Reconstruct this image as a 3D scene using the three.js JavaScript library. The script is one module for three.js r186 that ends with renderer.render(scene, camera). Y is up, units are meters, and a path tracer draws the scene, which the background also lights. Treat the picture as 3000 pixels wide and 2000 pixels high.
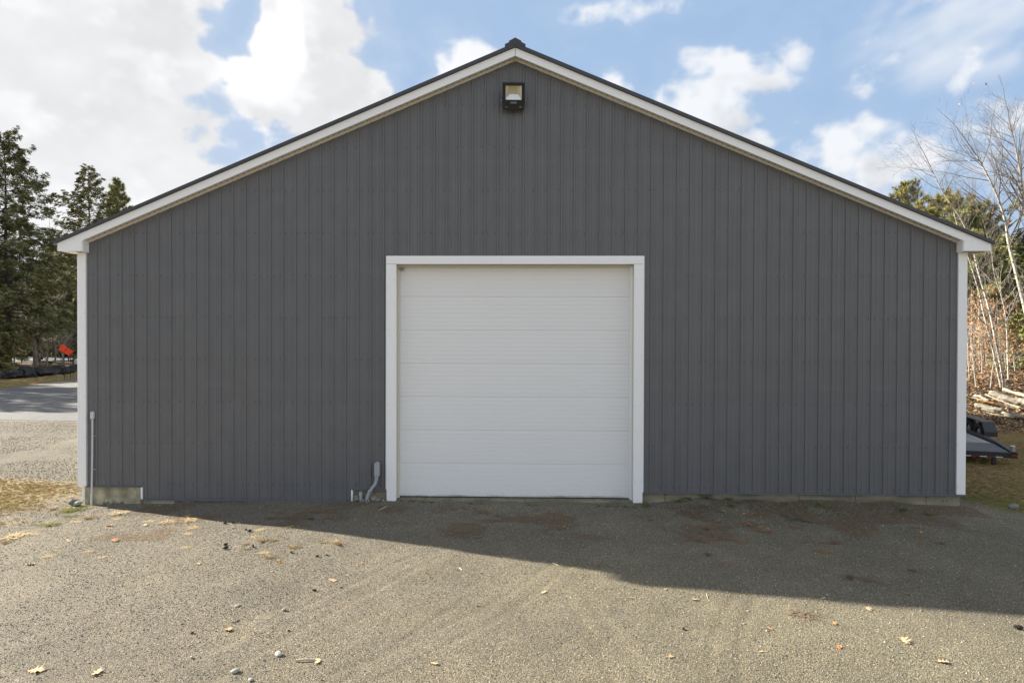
import * as THREE from 'three';
import { mergeGeometries, toCreasedNormals } from 'three/addons/utils/BufferGeometryUtils.js';
import { RoundedBoxGeometry } from 'three/addons/geometries/RoundedBoxGeometry.js';
import { TextGeometry } from 'three/addons/geometries/TextGeometry.js';
import { FontLoader } from 'three/addons/loaders/FontLoader.js';

// ------------------------------------------------------------------ camera, exposure
const scene = new THREE.Scene();
const camera = new THREE.PerspectiveCamera(53.13, 1024 / 682, 0.1, 2000);
camera.position.set(0.275, 2.953, 12.238);
camera.rotation.set(-0.0089, 0.0262, 0.0031, 'YXZ');
camera.updateMatrixWorld(true);
const renderer = new THREE.WebGLRenderer({ antialias: true });
renderer.toneMapping = THREE.LinearToneMapping;
renderer.toneMappingExposure = 3.3;
renderer.shadowMap.enabled = true;
const EXPOSURE = 3.3;

// ------------------------------------------------------------------ sun (behind the building, from the left)
const TOWARDS = new THREE.Vector3(2.12, -1, 0.82).normalize();
const sun = new THREE.DirectionalLight(new THREE.Color(1, 0.93, 0.8), 5);
sun.position.copy(TOWARDS).multiplyScalar(-120);
sun.castShadow = true; sun.shadow.radius = 1.3;
sun.shadow.mapSize.set(4096, 4096);
Object.assign(sun.shadow.camera, { left: -70, right: 70, top: 70, bottom: -70, near: 1, far: 320 });
scene.add(sun); scene.add(sun.target);

// ------------------------------------------------------------------ random numbers and noise
function rng(seed) { let a = seed >>> 0; return () => { a = (a + 0x6d2b79f5) | 0; let t = Math.imul(a ^ (a >>> 15), 1 | a); t = (t + Math.imul(t ^ (t >>> 7), 61 | t)) ^ t; return ((t ^ (t >>> 14)) >>> 0) / 4294967296; }; }
const PERM = new Uint8Array(512), VAL = new Float32Array(256);
{ const r = rng(7); const p = [...Array(256).keys()]; for (let i = 255; i > 0; i--) { const j = Math.floor(r() * (i + 1)); [p[i], p[j]] = [p[j], p[i]]; } for (let i = 0; i < 512; i++) PERM[i] = p[i & 255]; for (let i = 0; i < 256; i++) VAL[i] = r() * 2 - 1; }
const sm = (t) => t * t * t * (t * (t * 6 - 15) + 10);
function noise3(x, y, z) {
  const xi = Math.floor(x), yi = Math.floor(y), zi = Math.floor(z), u = sm(x - xi), v = sm(y - yi), w = sm(z - zi), X = xi & 255, Y = yi & 255, Z = zi & 255;
  const a = PERM[X] + Y, b = PERM[(X + 1) & 255] + Y, aa = PERM[a & 255] + Z, ab = PERM[(a + 1) & 255] + Z, ba = PERM[b & 255] + Z, bb = PERM[(b + 1) & 255] + Z;
  const l = (p, q, t) => p + (q - p) * t;
  return l(l(l(VAL[PERM[aa & 255]], VAL[PERM[ba & 255]], u), l(VAL[PERM[ab & 255]], VAL[PERM[bb & 255]], u), v), l(l(VAL[PERM[(aa + 1) & 255]], VAL[PERM[(ba + 1) & 255]], u), l(VAL[PERM[(ab + 1) & 255]], VAL[PERM[(bb + 1) & 255]], u), v), w);
}
const fbm = (x, y, z, o) => { let s = 0, a = 0.5, t = 0; for (let i = 0; i < o; i++) { s += a * noise3(x, y, z); t += a; x = x * 2.03 + 17.1; y = y * 2.03 + 3.7; z = z * 2.03 + 9.2; a *= 0.52; } return s / t; };
const clamp = (x, a = 0, b = 1) => Math.min(b, Math.max(a, x));
const step = (a, b, x) => { const t = clamp((x - a) / (b - a)); return t * t * (3 - 2 * t); };
const mix = (a, b, t) => a + (b - a) * t;
const lin = (r, g, b) => new THREE.Color().setRGB(r, g, b);

// ------------------------------------------------------------------ sky: blue air with broken cumulus; unseen cloud thickened and brightened to light the wall
{
  // clouds and gaps in view: azimuth (0 is straight at the wall, right positive), elevation, half width, half height (degrees), strength
  const CLOUDS = [
    [-37, 22, 12, 7, 1], [-28, 17, 12, 7, 1], [-43, 15, 14, 8, 0.9], [-17.5, 25, 5, 6, 1.15], [-18.5, 18, 7.5, 5.5, 1.1], [-13, 19.5, 3.4, 2.6, 0.9], [-27, 13, 5, 3.2, 1.1], [-34, 9, 10, 3.5, 0.8], [-22, 12, 6, 3, 0.8],
    [-5.4, 21.6, 3.0, 2.5, 1.5],
    [7, 19.8, 2, 1.7, 1.0], [7, 25.3, 5.6, 1.2, 0.8], [16.2, 20.8, 4.2, 2.0, 1.05], [19.8, 22.0, 2.3, 1.7, 0.95], [14.8, 17.6, 3.8, 3.2, 1.2], [17.5, 15.6, 3.8, 1.9, 0.9],
    [24.5, 13.8, 3.6, 2.6, 1.1], [26.5, 11.6, 6.5, 2.4, 0.95], [30.5, 21.5, 6, 4.5, 0.62], [33.5, 18.5, 4.5, 3, 0.66], [25.6, 19.0, 1.8, 1.2, 0.6], [35, 12.5, 5, 4.5, 0.7], [29, 24.5, 5, 1.4, 0.6],
    [-22.8, 24.6, 1.5, 3, -1.3], [-23.5, 20.6, 2.4, 1.1, -0.7], [-23.6, 15.6, 3, 1.9, -0.85], [-8.5, 25.5, 4.5, 3, -0.5], [-9.5, 19.5, 2.2, 2, -0.8], [-25.5, 22.6, 1.4, 1.2, -0.55], [-40.5, 17, 1.6, 1.2, -0.6], [-19, 13.5, 2, 2.6, -0.7],
  ];
  const W = 4096, Hh = 2048, data = new Float32Array(W * Hh * 4), sd = TOWARDS.clone().negate();
  const D2 = 180 / Math.PI, CLOUD_WHITE = 0.97;
  const puff = (x, y, z, o) => { let v = 0, a = 0.5, t = 0; for (let i = 0; i < o; i++) { v += a * (1 - 2 * Math.abs(noise3(x, y, z))); t += a; x = x * 2.1 + 5.3; y = y * 2.1 + 1.7; z = z * 2.1 + 8.1; a *= 0.5; } return v / t; };
  const density = (dx, dy, dz, az, el, oct) => {
    const n1 = fbm(dx * 7 + 3, dy * 9 + 11, dz * 7, 3), n2 = fbm(dx * 7 + 43, dy * 9 + 1, dz * 7, 3), inView = step(54, 44, Math.abs(az)) * step(42, 32, el);
    const wx = az + n1 * 3.4, wy = el + n2 * 2.4;
    let b = mix(mix(-0.2, -0.33, step(-30, -23, az)), -0.6, step(-13, -8, az));
    if (inView > 0) { let pos = 0; for (const c of CLOUDS) { const u = (wx - c[0]) / c[2], v = (wy - c[1]) / c[3], q = u * u + v * v; if (q < 3) { const k = c[4] * (1 - q / 3) * (1 - q / 3); if (k > 0) pos = Math.max(pos, k); else b += k * 0.9; } } b += pos * 1.05; }
    const s = 1 / (dy + 0.35), gen = fbm(dx * s * 2.1 + 31, 4.2, dz * s * 2.1 + 7, 4) * 1.5 + 0.34;  // fuller cloud cover out of view, added to light the wall
    const detail = puff(dx * 13 + 5, dy * 17, dz * 13, oct) * 0.36 + fbm(dx * 30 + 15, dy * 40, dz * 30, oct) * 0.46 - 0.06;
    return mix(gen, b, inView) + detail;
  };
  for (let j = 0; j < Hh; j++) {
    const el = ((j + 0.5) / Hh - 0.5) * Math.PI, y = Math.sin(el), c = Math.cos(el), elD = el * D2;
    for (let i = 0; i < W; i++) {
      const o = (j * W + i) * 4;
      if (elD < -0.6) { data[o] = 0.3 / EXPOSURE; data[o + 1] = 0.28 / EXPOSURE; data[o + 2] = 0.25 / EXPOSURE; data[o + 3] = 1; continue; }
      const a = ((i + 0.5) / W - 0.5) * 2 * Math.PI, x = Math.cos(a) * c, z = Math.sin(a) * c, az = Math.atan2(x, -z) * D2;
      if ((elD > 45 || Math.abs(az) > 58) && ((i & 1) || (j & 1)) && elD > 0.6) { const q = ((j & ~1) * W + (i & ~1)) * 4; data[o] = data[q]; data[o + 1] = data[q + 1]; data[o + 2] = data[q + 2]; data[o + 3] = 1; continue; }
      const cs = x * sd.x + y * sd.y + z * sd.z, glow = Math.pow(clamp(cs), 6), hz = Math.exp(-Math.max(elD, 0) / 11), haze = 0.24 * clamp((cs + 0.15)) ;
      let r = mix(0.315, 0.61, hz * 0.85), g = mix(0.487, 0.745, hz * 0.85), b = mix(0.75, 0.92, hz * 0.85);
      const w = clamp(haze * 0.55 + glow * 0.5); r = mix(r, 0.92, w); g = mix(g, 0.95, w); b = mix(b, 1.0, w);
      const d = density(x, y, z, az, elD, 5), soft = step(-12, -2, az) * step(60, 50, az);
      const veil = step(-0.75, 0.1, d) * mix(0.14, 0.05, soft), cirrus = step(22, 29, az) * step(16, 19, elD) * step(48, 40, az) * step(42, 34, elD) * step(-0.15, 0.6, fbm(x * 9 + y * 5, y * 16 - x * 7, z * 6, 4)) * 0.62, al = clamp(Math.max(cirrus, veil + step(-0.06, mix(0.3, 0.52, soft), d) * mix(0.86, 0.84, soft)));
      if (al > 0.01) {
        const up = density(x + sd.x * 0.05, y + sd.y * 0.05 + 0.015, z + sd.z * 0.05, az - 2.6, elD + 2.2, 3);
        const sh = clamp(step(0.0, 0.85, up) * (0.75 + 0.55 * fbm(x * 11 + 2, y * 15, z * 11, 4)));
        const br = CLOUD_WHITE + (cs > 0 ? 0.1 : 1.0) * Math.pow(Math.abs(cs), 1.6);  // clouds opposite the sun raised in brightness to lift the front wall
        const cr = br * mix(1, 0.7, sh * 0.8), cg = cr * 1.005, cb = cr * 1.02;
        r = mix(r, cr, al); g = mix(g, cg, al); b = mix(b, cb, al);
      }
      data[o] = r / EXPOSURE; data[o + 1] = g / EXPOSURE; data[o + 2] = b / EXPOSURE; data[o + 3] = 1;
    }
  }
  const sky = new THREE.DataTexture(data, W, Hh, THREE.RGBAFormat, THREE.FloatType);
  sky.mapping = THREE.EquirectangularReflectionMapping; sky.magFilter = THREE.LinearFilter; sky.needsUpdate = true;
  scene.background = sky; scene.environment = sky;
}

// ------------------------------------------------------------------ helpers
const taken = new Map();
const numbered = (n) => { const k = taken.get(n) || 0; taken.set(n, k + 1); return k ? n + '_' + String(k).padStart(3, '0') : n; };
function tag(o, label, category, group, kind) { o.userData.label = label; if (category) o.userData.category = category; if (group) o.userData.group = group; if (kind) o.userData.kind = kind; return o; }
function thing(name, label, category, group) { const o = new THREE.Group(); o.name = numbered(name); tag(o, label, category, group); scene.add(o); return o; }
const where = (x, z) => z > 5.4 ? 'far out from the building' : x < -6.6 ? 'near the concrete footing of the left corner' : x < -2.9 ? 'before the siding between left corner and conduits' : x < -0.8 ? 'out from the left door casing' : x < 0.8 ? 'out from the middle of the garage door' : x < 2.4 ? 'out from the right door casing' : x < 5 ? 'before the siding just right of the door' : 'before the siding towards the right corner';
function part(name, geo, mat, parent) { const m = new THREE.Mesh(geo, mat); m.name = parent === scene ? numbered(name) : name; parent.add(m); return m; }
function top(name, geo, mat, label, category, group) { return tag(part(name, geo, mat, scene), label, category, group); }
const box = (x0, x1, y0, y1, z0, z1) => { const g = new THREE.BoxGeometry(x1 - x0, y1 - y0, z1 - z0); g.translate((x0 + x1) / 2, (y0 + y1) / 2, (z0 + z1) / 2); return g; };
const rbox = (x0, x1, y0, y1, z0, z1, r = 0.004) => { const g = new RoundedBoxGeometry(x1 - x0, y1 - y0, z1 - z0, 2, r); g.translate((x0 + x1) / 2, (y0 + y1) / 2, (z0 + z1) / 2); return g; };
const join = (list) => mergeGeometries(list.map((g) => { const h = g.index ? g.toNonIndexed() : g; for (const k of Object.keys(h.attributes)) if (!['position', 'normal', 'uv'].includes(k)) h.deleteAttribute(k); return h; }));
const mat = (color, roughness = 0.8, extra = {}) => new THREE.MeshStandardMaterial({ color, roughness, ...extra });

// a photograph pixel (3000 x 2000) gives a direction; the ground, a wall or a known distance gives the place
const FPX = 2000, EYE = camera.position;
function ray(px, py) { return new THREE.Vector3((px - 1500) / FPX, (1000 - py) / FPX, -1).applyQuaternion(camera.quaternion); }
const VIEW = new THREE.Vector3(0, 0, -1).applyQuaternion(camera.quaternion);
function atDepth(px, py, d) { const r = ray(px, py); return r.multiplyScalar(d / r.dot(VIEW)).add(EYE); }
function atPlane(px, py, z) { const r = ray(px, py); return r.multiplyScalar((z - EYE.z) / r.z).add(EYE); }
function atGround(px, py) { const r = ray(px, py), p = new THREE.Vector3(), f = (t) => { p.copy(EYE).addScaledVector(r, t); return p.y - H(p.x, p.z); }; let a = 2, c = 2; while (f(c) > 0 && c < 300) { a = c; c += 0.2; } for (let i = 0; i < 30; i++) { const m = (a + c) / 2; if (f(m) > 0) a = m; else c = m; } f(c); p.y = H(p.x, p.z); return p; }

// ------------------------------------------------------------------ terrain
const TRACKS = [ // tyre tracks pressed in the gravel: from, to, bow
  [[-1.3, 3.1], [-3.6, 8.6], 0.25], [[-0.9, 3.1], [-3.05, 8.6], 0.25], [[0.75, 2.9], [-1.5, 6.3], -0.2], [[0.95, 3.0], [-1.2, 6.5], -0.2],
  [[0.65, 4.2], [1.15, 9], -0.15], [[0.9, 4.2], [1.42, 9], -0.15], [[2.6, 4.4], [1.7, 8.6], 0.35], [[2.85, 4.4], [2.0, 8.6], 0.35], [[-0.4, 4.4], [-2.2, 8.8], 0.1],
];
const trackPts = TRACKS.map(([a, b, bow]) => { const n = 24, L = []; const dx = b[0] - a[0], dz = b[1] - a[1], l = Math.hypot(dx, dz); for (let i = 0; i <= n; i++) { const t = i / n, k = bow * Math.sin(Math.PI * t); L.push([a[0] + dx * t - dz / l * k, a[1] + dz * t + dx / l * k]); } return L; });
function trackDist(x, z) { let m = 9; if (z < 2.6) return m; for (const L of trackPts) for (let i = 0; i < L.length - 1; i++) { const [ax, az] = L[i], [bx, bz] = L[i + 1]; if (Math.abs(ax - x) > 0.8 || Math.abs(az - z) > 0.8) continue; const ux = bx - ax, uz = bz - az, t = clamp(((x - ax) * ux + (z - az) * uz) / (ux * ux + uz * uz)); m = Math.min(m, Math.hypot(x - ax - ux * t, z - az - uz * t)); } return m; }
function H(x, z) {
  let y = -0.045 - 0.1 * step(-3, -7, x) * step(-9, -1, z);
  y += 1.45 * step(-10.6, -18, z) * step(9.5, 14, x) + 1.6 * step(-18, -46, z) * step(9.5, 14, x);
  y += 0.6 * step(-32, -44, z) * step(-25, -28.5, x);
  y += (0.075 + 0.03 * noise3(x * 2.1, 8, 1)) * step(0.8, 0.05, z) * step(-1.2, -0.3, z) * step(2.35, 3.2, x) * step(7.7, 6.4, x); // soil banked against the footing
  y += 5 * step(-90, -160, z);
  return y;
}
const micro = (x, z) => noise3(x * 0.9, 3, z * 0.9) * 0.016 + noise3(x * 3.7, 9, z * 3.7) * 0.006;
const grassLeft = (x, z) => clamp(step(1, 0.25, Math.hypot((x + 10.9) / 5.4, (z + 0.1) / 3.3)) * 1.1 + 0.55 * fbm(x * 1.1, 5, z * 2.2, 3) - 0.18);
const lawnRight = (x, z) => step(7.6, 8.6, x - 0.32 * clamp(z + 0.4, 0, 4) * 2 + 0.3 * noise3(x, 2, z)) * step(0.9 + 0.2 * noise3(x * 2, 1, 5), 0.1, z - (x - 8) * 0.16);
const leafBank = (x, z) => step(9, 12, x) * step(-8.6 + 0.8 * noise3(x * 0.8, 4, z * 0.8), -10.2, z);
const verge = (x, z) => step(-28.2, -29.4, x - 0.19 * (z + 24.4)) * step(-12, -18, z);

const texture = (w, h, fill, srgb = true) => { const d = new Uint8Array(w * h * 4); for (let j = 0; j < h; j++) for (let i = 0; i < w; i++) { const c = fill(i, j), o = (j * w + i) * 4; d[o] = clamp(c[0], 0, 255); d[o + 1] = clamp(c[1], 0, 255); d[o + 2] = clamp(c[2], 0, 255); d[o + 3] = 255; } const t = new THREE.DataTexture(d, w, h); t.wrapS = t.wrapT = THREE.RepeatWrapping; t.magFilter = THREE.LinearFilter; if (srgb) t.colorSpace = THREE.SRGBColorSpace; t.needsUpdate = true; return t; };
function pebbles(N, cells, seed) { // a repeating field of pebbles: tone and dome height for each texel
  const r = rng(seed), P = []; for (let i = 0; i < cells * cells; i++) P.push([r(), r(), r(), r()]);
  const tone = new Float32Array(N * N * 2), height = new Float32Array(N * N), s = cells / N;
  for (let j = 0; j < N; j++) for (let i = 0; i < N; i++) {
    const x = i * s, y = j * s, xi = Math.floor(x), yi = Math.floor(y); let d1 = 9, d2 = 9, k = 0;
    for (let b = -1; b < 2; b++) for (let a = -1; a < 2; a++) { const c = P[((yi + b + cells) % cells) * cells + ((xi + a + cells) % cells)], dx = xi + a + c[0] - x, dy = yi + b + c[1] - y, d = dx * dx + dy * dy; if (d < d1) { d2 = d1; d1 = d; k = c; } else if (d < d2) d2 = d; }
    const e = Math.sqrt(d2) - Math.sqrt(d1), o = j * N + i; tone[o * 2] = k[2]; tone[o * 2 + 1] = k[3]; height[o] = clamp(e * 1.6) * (0.35 + 0.65 * k[3]);
  }
  return { tone, height };
}
const PB = pebbles(1024, 96, 11), PB2 = pebbles(1024, 210, 12);
const gravelMap = texture(1024, 1024, (i, j) => { const o = j * 1024 + i, big = PB.height[o] > 0.34 && PB.tone[o * 2 + 1] > 0.55, t = big ? PB.tone[o * 2] : PB2.tone[o * 2], e = big ? PB.tone[o * 2 + 1] : PB2.tone[o * 2 + 1], v = (big ? 150 : 142) + (t - 0.5) * 92 + (t > 0.94 ? 40 : 0) - (t < 0.05 ? 20 : 0); return [v + (e - 0.5) * 16, v - 2, v - 12 - (e - 0.5) * 26]; });
const gravelBump = texture(1024, 1024, (i, j) => { const o = j * 1024 + i, v = 255 * Math.max(PB.tone[o * 2 + 1] > 0.55 ? PB.height[o] : 0, PB2.height[o] * 0.5); return [v, v, v]; }, false);

const ground = (() => {
  const line = (dense, lo, hi, step0, grow, a, b) => { const L = []; for (let v = lo; v <= hi + 1e-6; v += step0) L.push(v); let d = step0, v = lo; while (v > a) { d *= grow; v -= d; L.unshift(v); } d = step0; v = L[L.length - 1]; while (v < b) { d *= grow; v += d; L.push(v); } return L; };
  const X = line(0, -12, 11.5, 0.05, 1.055, -420, 420), Z = line(0, -1.2, 8.6, 0.05, 1.05, -520, 60);
  const nx = X.length, nz = Z.length, pos = new Float32Array(nx * nz * 3), uv = new Float32Array(nx * nz * 2), col = new Float32Array(nx * nz * 3), idx = [];
  for (let j = 0; j < nz; j++) for (let i = 0; i < nx; i++) {
    const x = X[i], z = Z[j], o = j * nx + i; let y = H(x, z) + micro(x, z) * step(-9.5, -5, z);
    if (z > 2.6 && Math.abs(x) < 5) { const d = trackDist(x, z); y += -0.0045 * step(0.05, 0.015, d) + 0.002 * step(0.05, 0.1, d) * step(0.16, 0.1, d); }
    pos[o * 3] = x; pos[o * 3 + 1] = y; pos[o * 3 + 2] = z; uv[o * 2] = x / 1.45; uv[o * 2 + 1] = z / 1.45;
    const n = fbm(x * 0.55, 1, z * 0.55, 4), n2 = fbm(x * 2.3 + 9, 6, z * 2.3, 3), warm = step(-7, 6, x + n * 6);
    let r = mix(0.555, 0.525, warm), g = mix(0.488, 0.47, warm), b = mix(0.412, 0.36, warm);
    const v = 1 + n * 0.22 + n2 * 0.16; r *= v; g *= v; b *= v;
    const to = (c, w) => { r = mix(r, c[0], w); g = mix(g, c[1], w); b = mix(b, c[2], w); };
    to([0.50 + n2 * 0.2, 0.38 + n2 * 0.12, 0.22], grassLeft(x, z) * 0.6);
    to([0.52 + n2 * 0.16, 0.40 + n2 * 0.12, 0.2], lawnRight(x, z));
    to([0.42 + n2 * 0.2, 0.31 + n2 * 0.14, 0.2], leafBank(x, z));
    to([0.55 + n * 0.3, 0.38 + n * 0.18, 0.17], verge(x, z));
    to([0.3, 0.22, 0.11], step(-44, -50, z));
    col.set([r, g, b], o * 3);
    if (i < nx - 1 && j < nz - 1) idx.push(o, o + nx, o + 1, o + 1, o + nx, o + nx + 1);
  }
  const g = new THREE.BufferGeometry(); g.setAttribute('position', new THREE.BufferAttribute(pos, 3)); g.setAttribute('uv', new THREE.BufferAttribute(uv, 2)); g.setAttribute('color', new THREE.BufferAttribute(col, 3)); g.setIndex(idx); g.computeVertexNormals();
  const m = part('ground', g, mat(lin(1, 1, 1), 0.95, { map: gravelMap, bumpMap: gravelBump, bumpScale: 0.0105, vertexColors: true }), scene);
  tag(m, 'beige gravel yard with worn grass and leaf litter round its edges', null, null, 'structure'); return m;
})();

function sheet(name, outline, lift, material, label) { // a flat sheet that follows the terrain
  const s = new THREE.Shape(outline.map(([x, z]) => new THREE.Vector2(x, -z))), g = new THREE.ShapeGeometry(s); g.rotateX(-Math.PI / 2);
  const p = g.attributes.position; for (let i = 0; i < p.count; i++) p.setY(i, H(p.getX(i), p.getZ(i)) + lift);
  const uv = g.attributes.uv; for (let i = 0; i < p.count; i++) uv.setXY(i, p.getX(i) / 2, p.getZ(i) / 2);
  g.computeVertexNormals(); return tag(part(name, g, material, scene), label, null, null, 'structure');
}
const speck = rng(5), asphaltMap = texture(512, 512, (i, j) => { const v = 108 + speck() * 46 + noise3(i / 40, j / 40, 2) * 14; return [v, v * 1.0, v * 1.01]; });
sheet('asphalt_lot', [[-30.9, -10.9], [-26, -10.7], [-20, -11.1], [-15, -10.8], [-9.4, -11.0], [-9.4, -17.6], [20, -17.6], [20, -38], [-26.1, -38], [-27.5, -30.6], [-28.7, -24.4], [-29.7, -18]], 0.008, mat(lin(0.44, 0.43, 0.415), 0.85, { map: asphaltMap }), 'grey asphalt lot beyond the gravel, striped by tree shadows');
{ // the public road behind the trees
  const a = atDepth(-80, 1067, 57), b = atDepth(420, 1067, 55), o = []; const pts = [[a.x - 30, a.z], [b.x + 40, b.z - 1], [b.x + 40, b.z - 15], [a.x - 30, a.z - 13]];
  const g = new THREE.PlaneGeometry(1, 1, 40, 10); g.rotateX(-Math.PI / 2); const p = g.attributes.position;
  for (let i = 0; i < p.count; i++) { const u = p.getX(i) + 0.5, v = 0.5 - p.getZ(i), x = mix(mix(pts[0][0], pts[1][0], u), mix(pts[3][0], pts[2][0], u), v), z = mix(mix(pts[0][1], pts[1][1], u), mix(pts[3][1], pts[2][1], u), v); p.setXYZ(i, x, H(x, z) + 0.06, z); g.attributes.uv.setXY(i, x / 2, z / 2); }
  g.computeVertexNormals(); tag(part('road', g, mat(lin(0.5, 0.5, 0.49), 0.85, { map: asphaltMap }), scene), 'pale grey road running behind the roadside trees', null, null, 'structure');
}

// ------------------------------------------------------------------ surfaces of the building
const fine = rng(21);
const paintBump = texture(512, 512, (i, j) => { const v = 128 + noise3(i / 3, j / 5, 1) * 40 + noise3(i / 1.6, j / 1.6, 4) * 40; return [v, v, v]; }, false);
const sidingTone = texture(256, 512, (i, j) => { const v = 224 + noise3(i / 60, j / 60, 2) * 5 + noise3(i / 1.7, j / 3, 5) * 5 + (fine() - 0.5) * 10; return [v, v, v]; });
const M = {
  siding: [0, 1, 2].map((k) => mat(lin(0.170 + k * 0.003, 0.171 + k * 0.003, 0.174 + k * 0.003), 0.5, { map: sidingTone, bumpMap: paintBump, bumpScale: 0.0006 })),
  white: mat(lin(0.88, 0.875, 0.86), 0.5, { bumpMap: paintBump, bumpScale: 0.0004 }),
  soffit: mat(lin(0.66, 0.63, 0.56), 0.7),  // beige tone of shade and warm ground bounce put into the colour
  door: mat(lin(0.80, 0.795, 0.775), 0.55, { bumpMap: paintBump, bumpScale: 0.0006 }),
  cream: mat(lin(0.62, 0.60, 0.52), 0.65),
  roof: mat(lin(0.045, 0.046, 0.052), 0.55),
  charcoal: mat(lin(0.13, 0.135, 0.15), 0.45),
  black: mat(lin(0.012, 0.012, 0.013), 0.5),
  rubber: mat(lin(0.02, 0.02, 0.02), 0.9),
  pvc: mat(lin(0.34, 0.37, 0.40), 0.5),
  steel: mat(lin(0.55, 0.56, 0.58), 0.35, { metalness: 0.7 }),
};
const concreteMap = (seed, extra) => { const r = rng(seed), P = Array.from({ length: 60 }, () => [r() * 1024, r() * 128, 1 + r() * 3]); const c = document.createElement('canvas'); c.width = 1024; c.height = 128; const q = c.getContext('2d'); const d = q.createImageData(1024, 128); for (let j = 0; j < 128; j++) for (let i = 0; i < 1024; i++) { const v = 1 + fbm(i / 90, j / 50, seed, 4) * 0.3 + (r() - 0.5) * 0.1, o = (j * 1024 + i) * 4; d.data[o] = clamp(178 * v, 0, 255); d.data[o + 1] = clamp(172 * v, 0, 255); d.data[o + 2] = clamp(150 * v, 0, 255); d.data[o + 3] = 255; } q.putImageData(d, 0, 0); q.fillStyle = 'rgba(90,84,70,0.5)'; for (const [x, y, s] of P) { q.beginPath(); q.ellipse(x, y, s * 1.6, s, 0, 0, 7); q.fill(); } if (extra) extra(q, r); const t = new THREE.CanvasTexture(c); t.colorSpace = THREE.SRGBColorSpace; t.wrapS = t.wrapT = THREE.RepeatWrapping; return t; };
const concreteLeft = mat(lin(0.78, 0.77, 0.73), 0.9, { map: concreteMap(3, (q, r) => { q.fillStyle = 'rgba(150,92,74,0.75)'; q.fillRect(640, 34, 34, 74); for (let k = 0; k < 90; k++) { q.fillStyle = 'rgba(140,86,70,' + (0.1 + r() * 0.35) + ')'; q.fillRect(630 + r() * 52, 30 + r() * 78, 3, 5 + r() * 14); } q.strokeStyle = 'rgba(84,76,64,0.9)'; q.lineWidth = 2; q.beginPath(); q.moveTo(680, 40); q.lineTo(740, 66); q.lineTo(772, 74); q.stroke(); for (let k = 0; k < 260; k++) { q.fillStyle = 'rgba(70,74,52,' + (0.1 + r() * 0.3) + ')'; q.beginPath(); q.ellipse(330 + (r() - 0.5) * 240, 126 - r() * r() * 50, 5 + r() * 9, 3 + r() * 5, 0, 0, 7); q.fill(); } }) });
const concrete = mat(lin(0.52, 0.51, 0.47), 0.9, { map: concreteMap(8, (q, r) => { for (let k = 0; k < 500; k++) { q.fillStyle = 'rgba(82,86,58,' + (0.08 + r() * 0.25) + ')'; q.beginPath(); q.ellipse(r() * 1024, 128 - r() * r() * 60, 6 + r() * 16, 3 + r() * 6, 0, 0, 7); q.fill(); } q.strokeStyle = 'rgba(70,58,46,0.8)'; for (const x of [110, 290, 640, 860]) { q.lineWidth = 2; q.beginPath(); q.moveTo(x, 0); q.lineTo(x + 3, 40 + r() * 60); q.stroke(); } }) });

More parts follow.
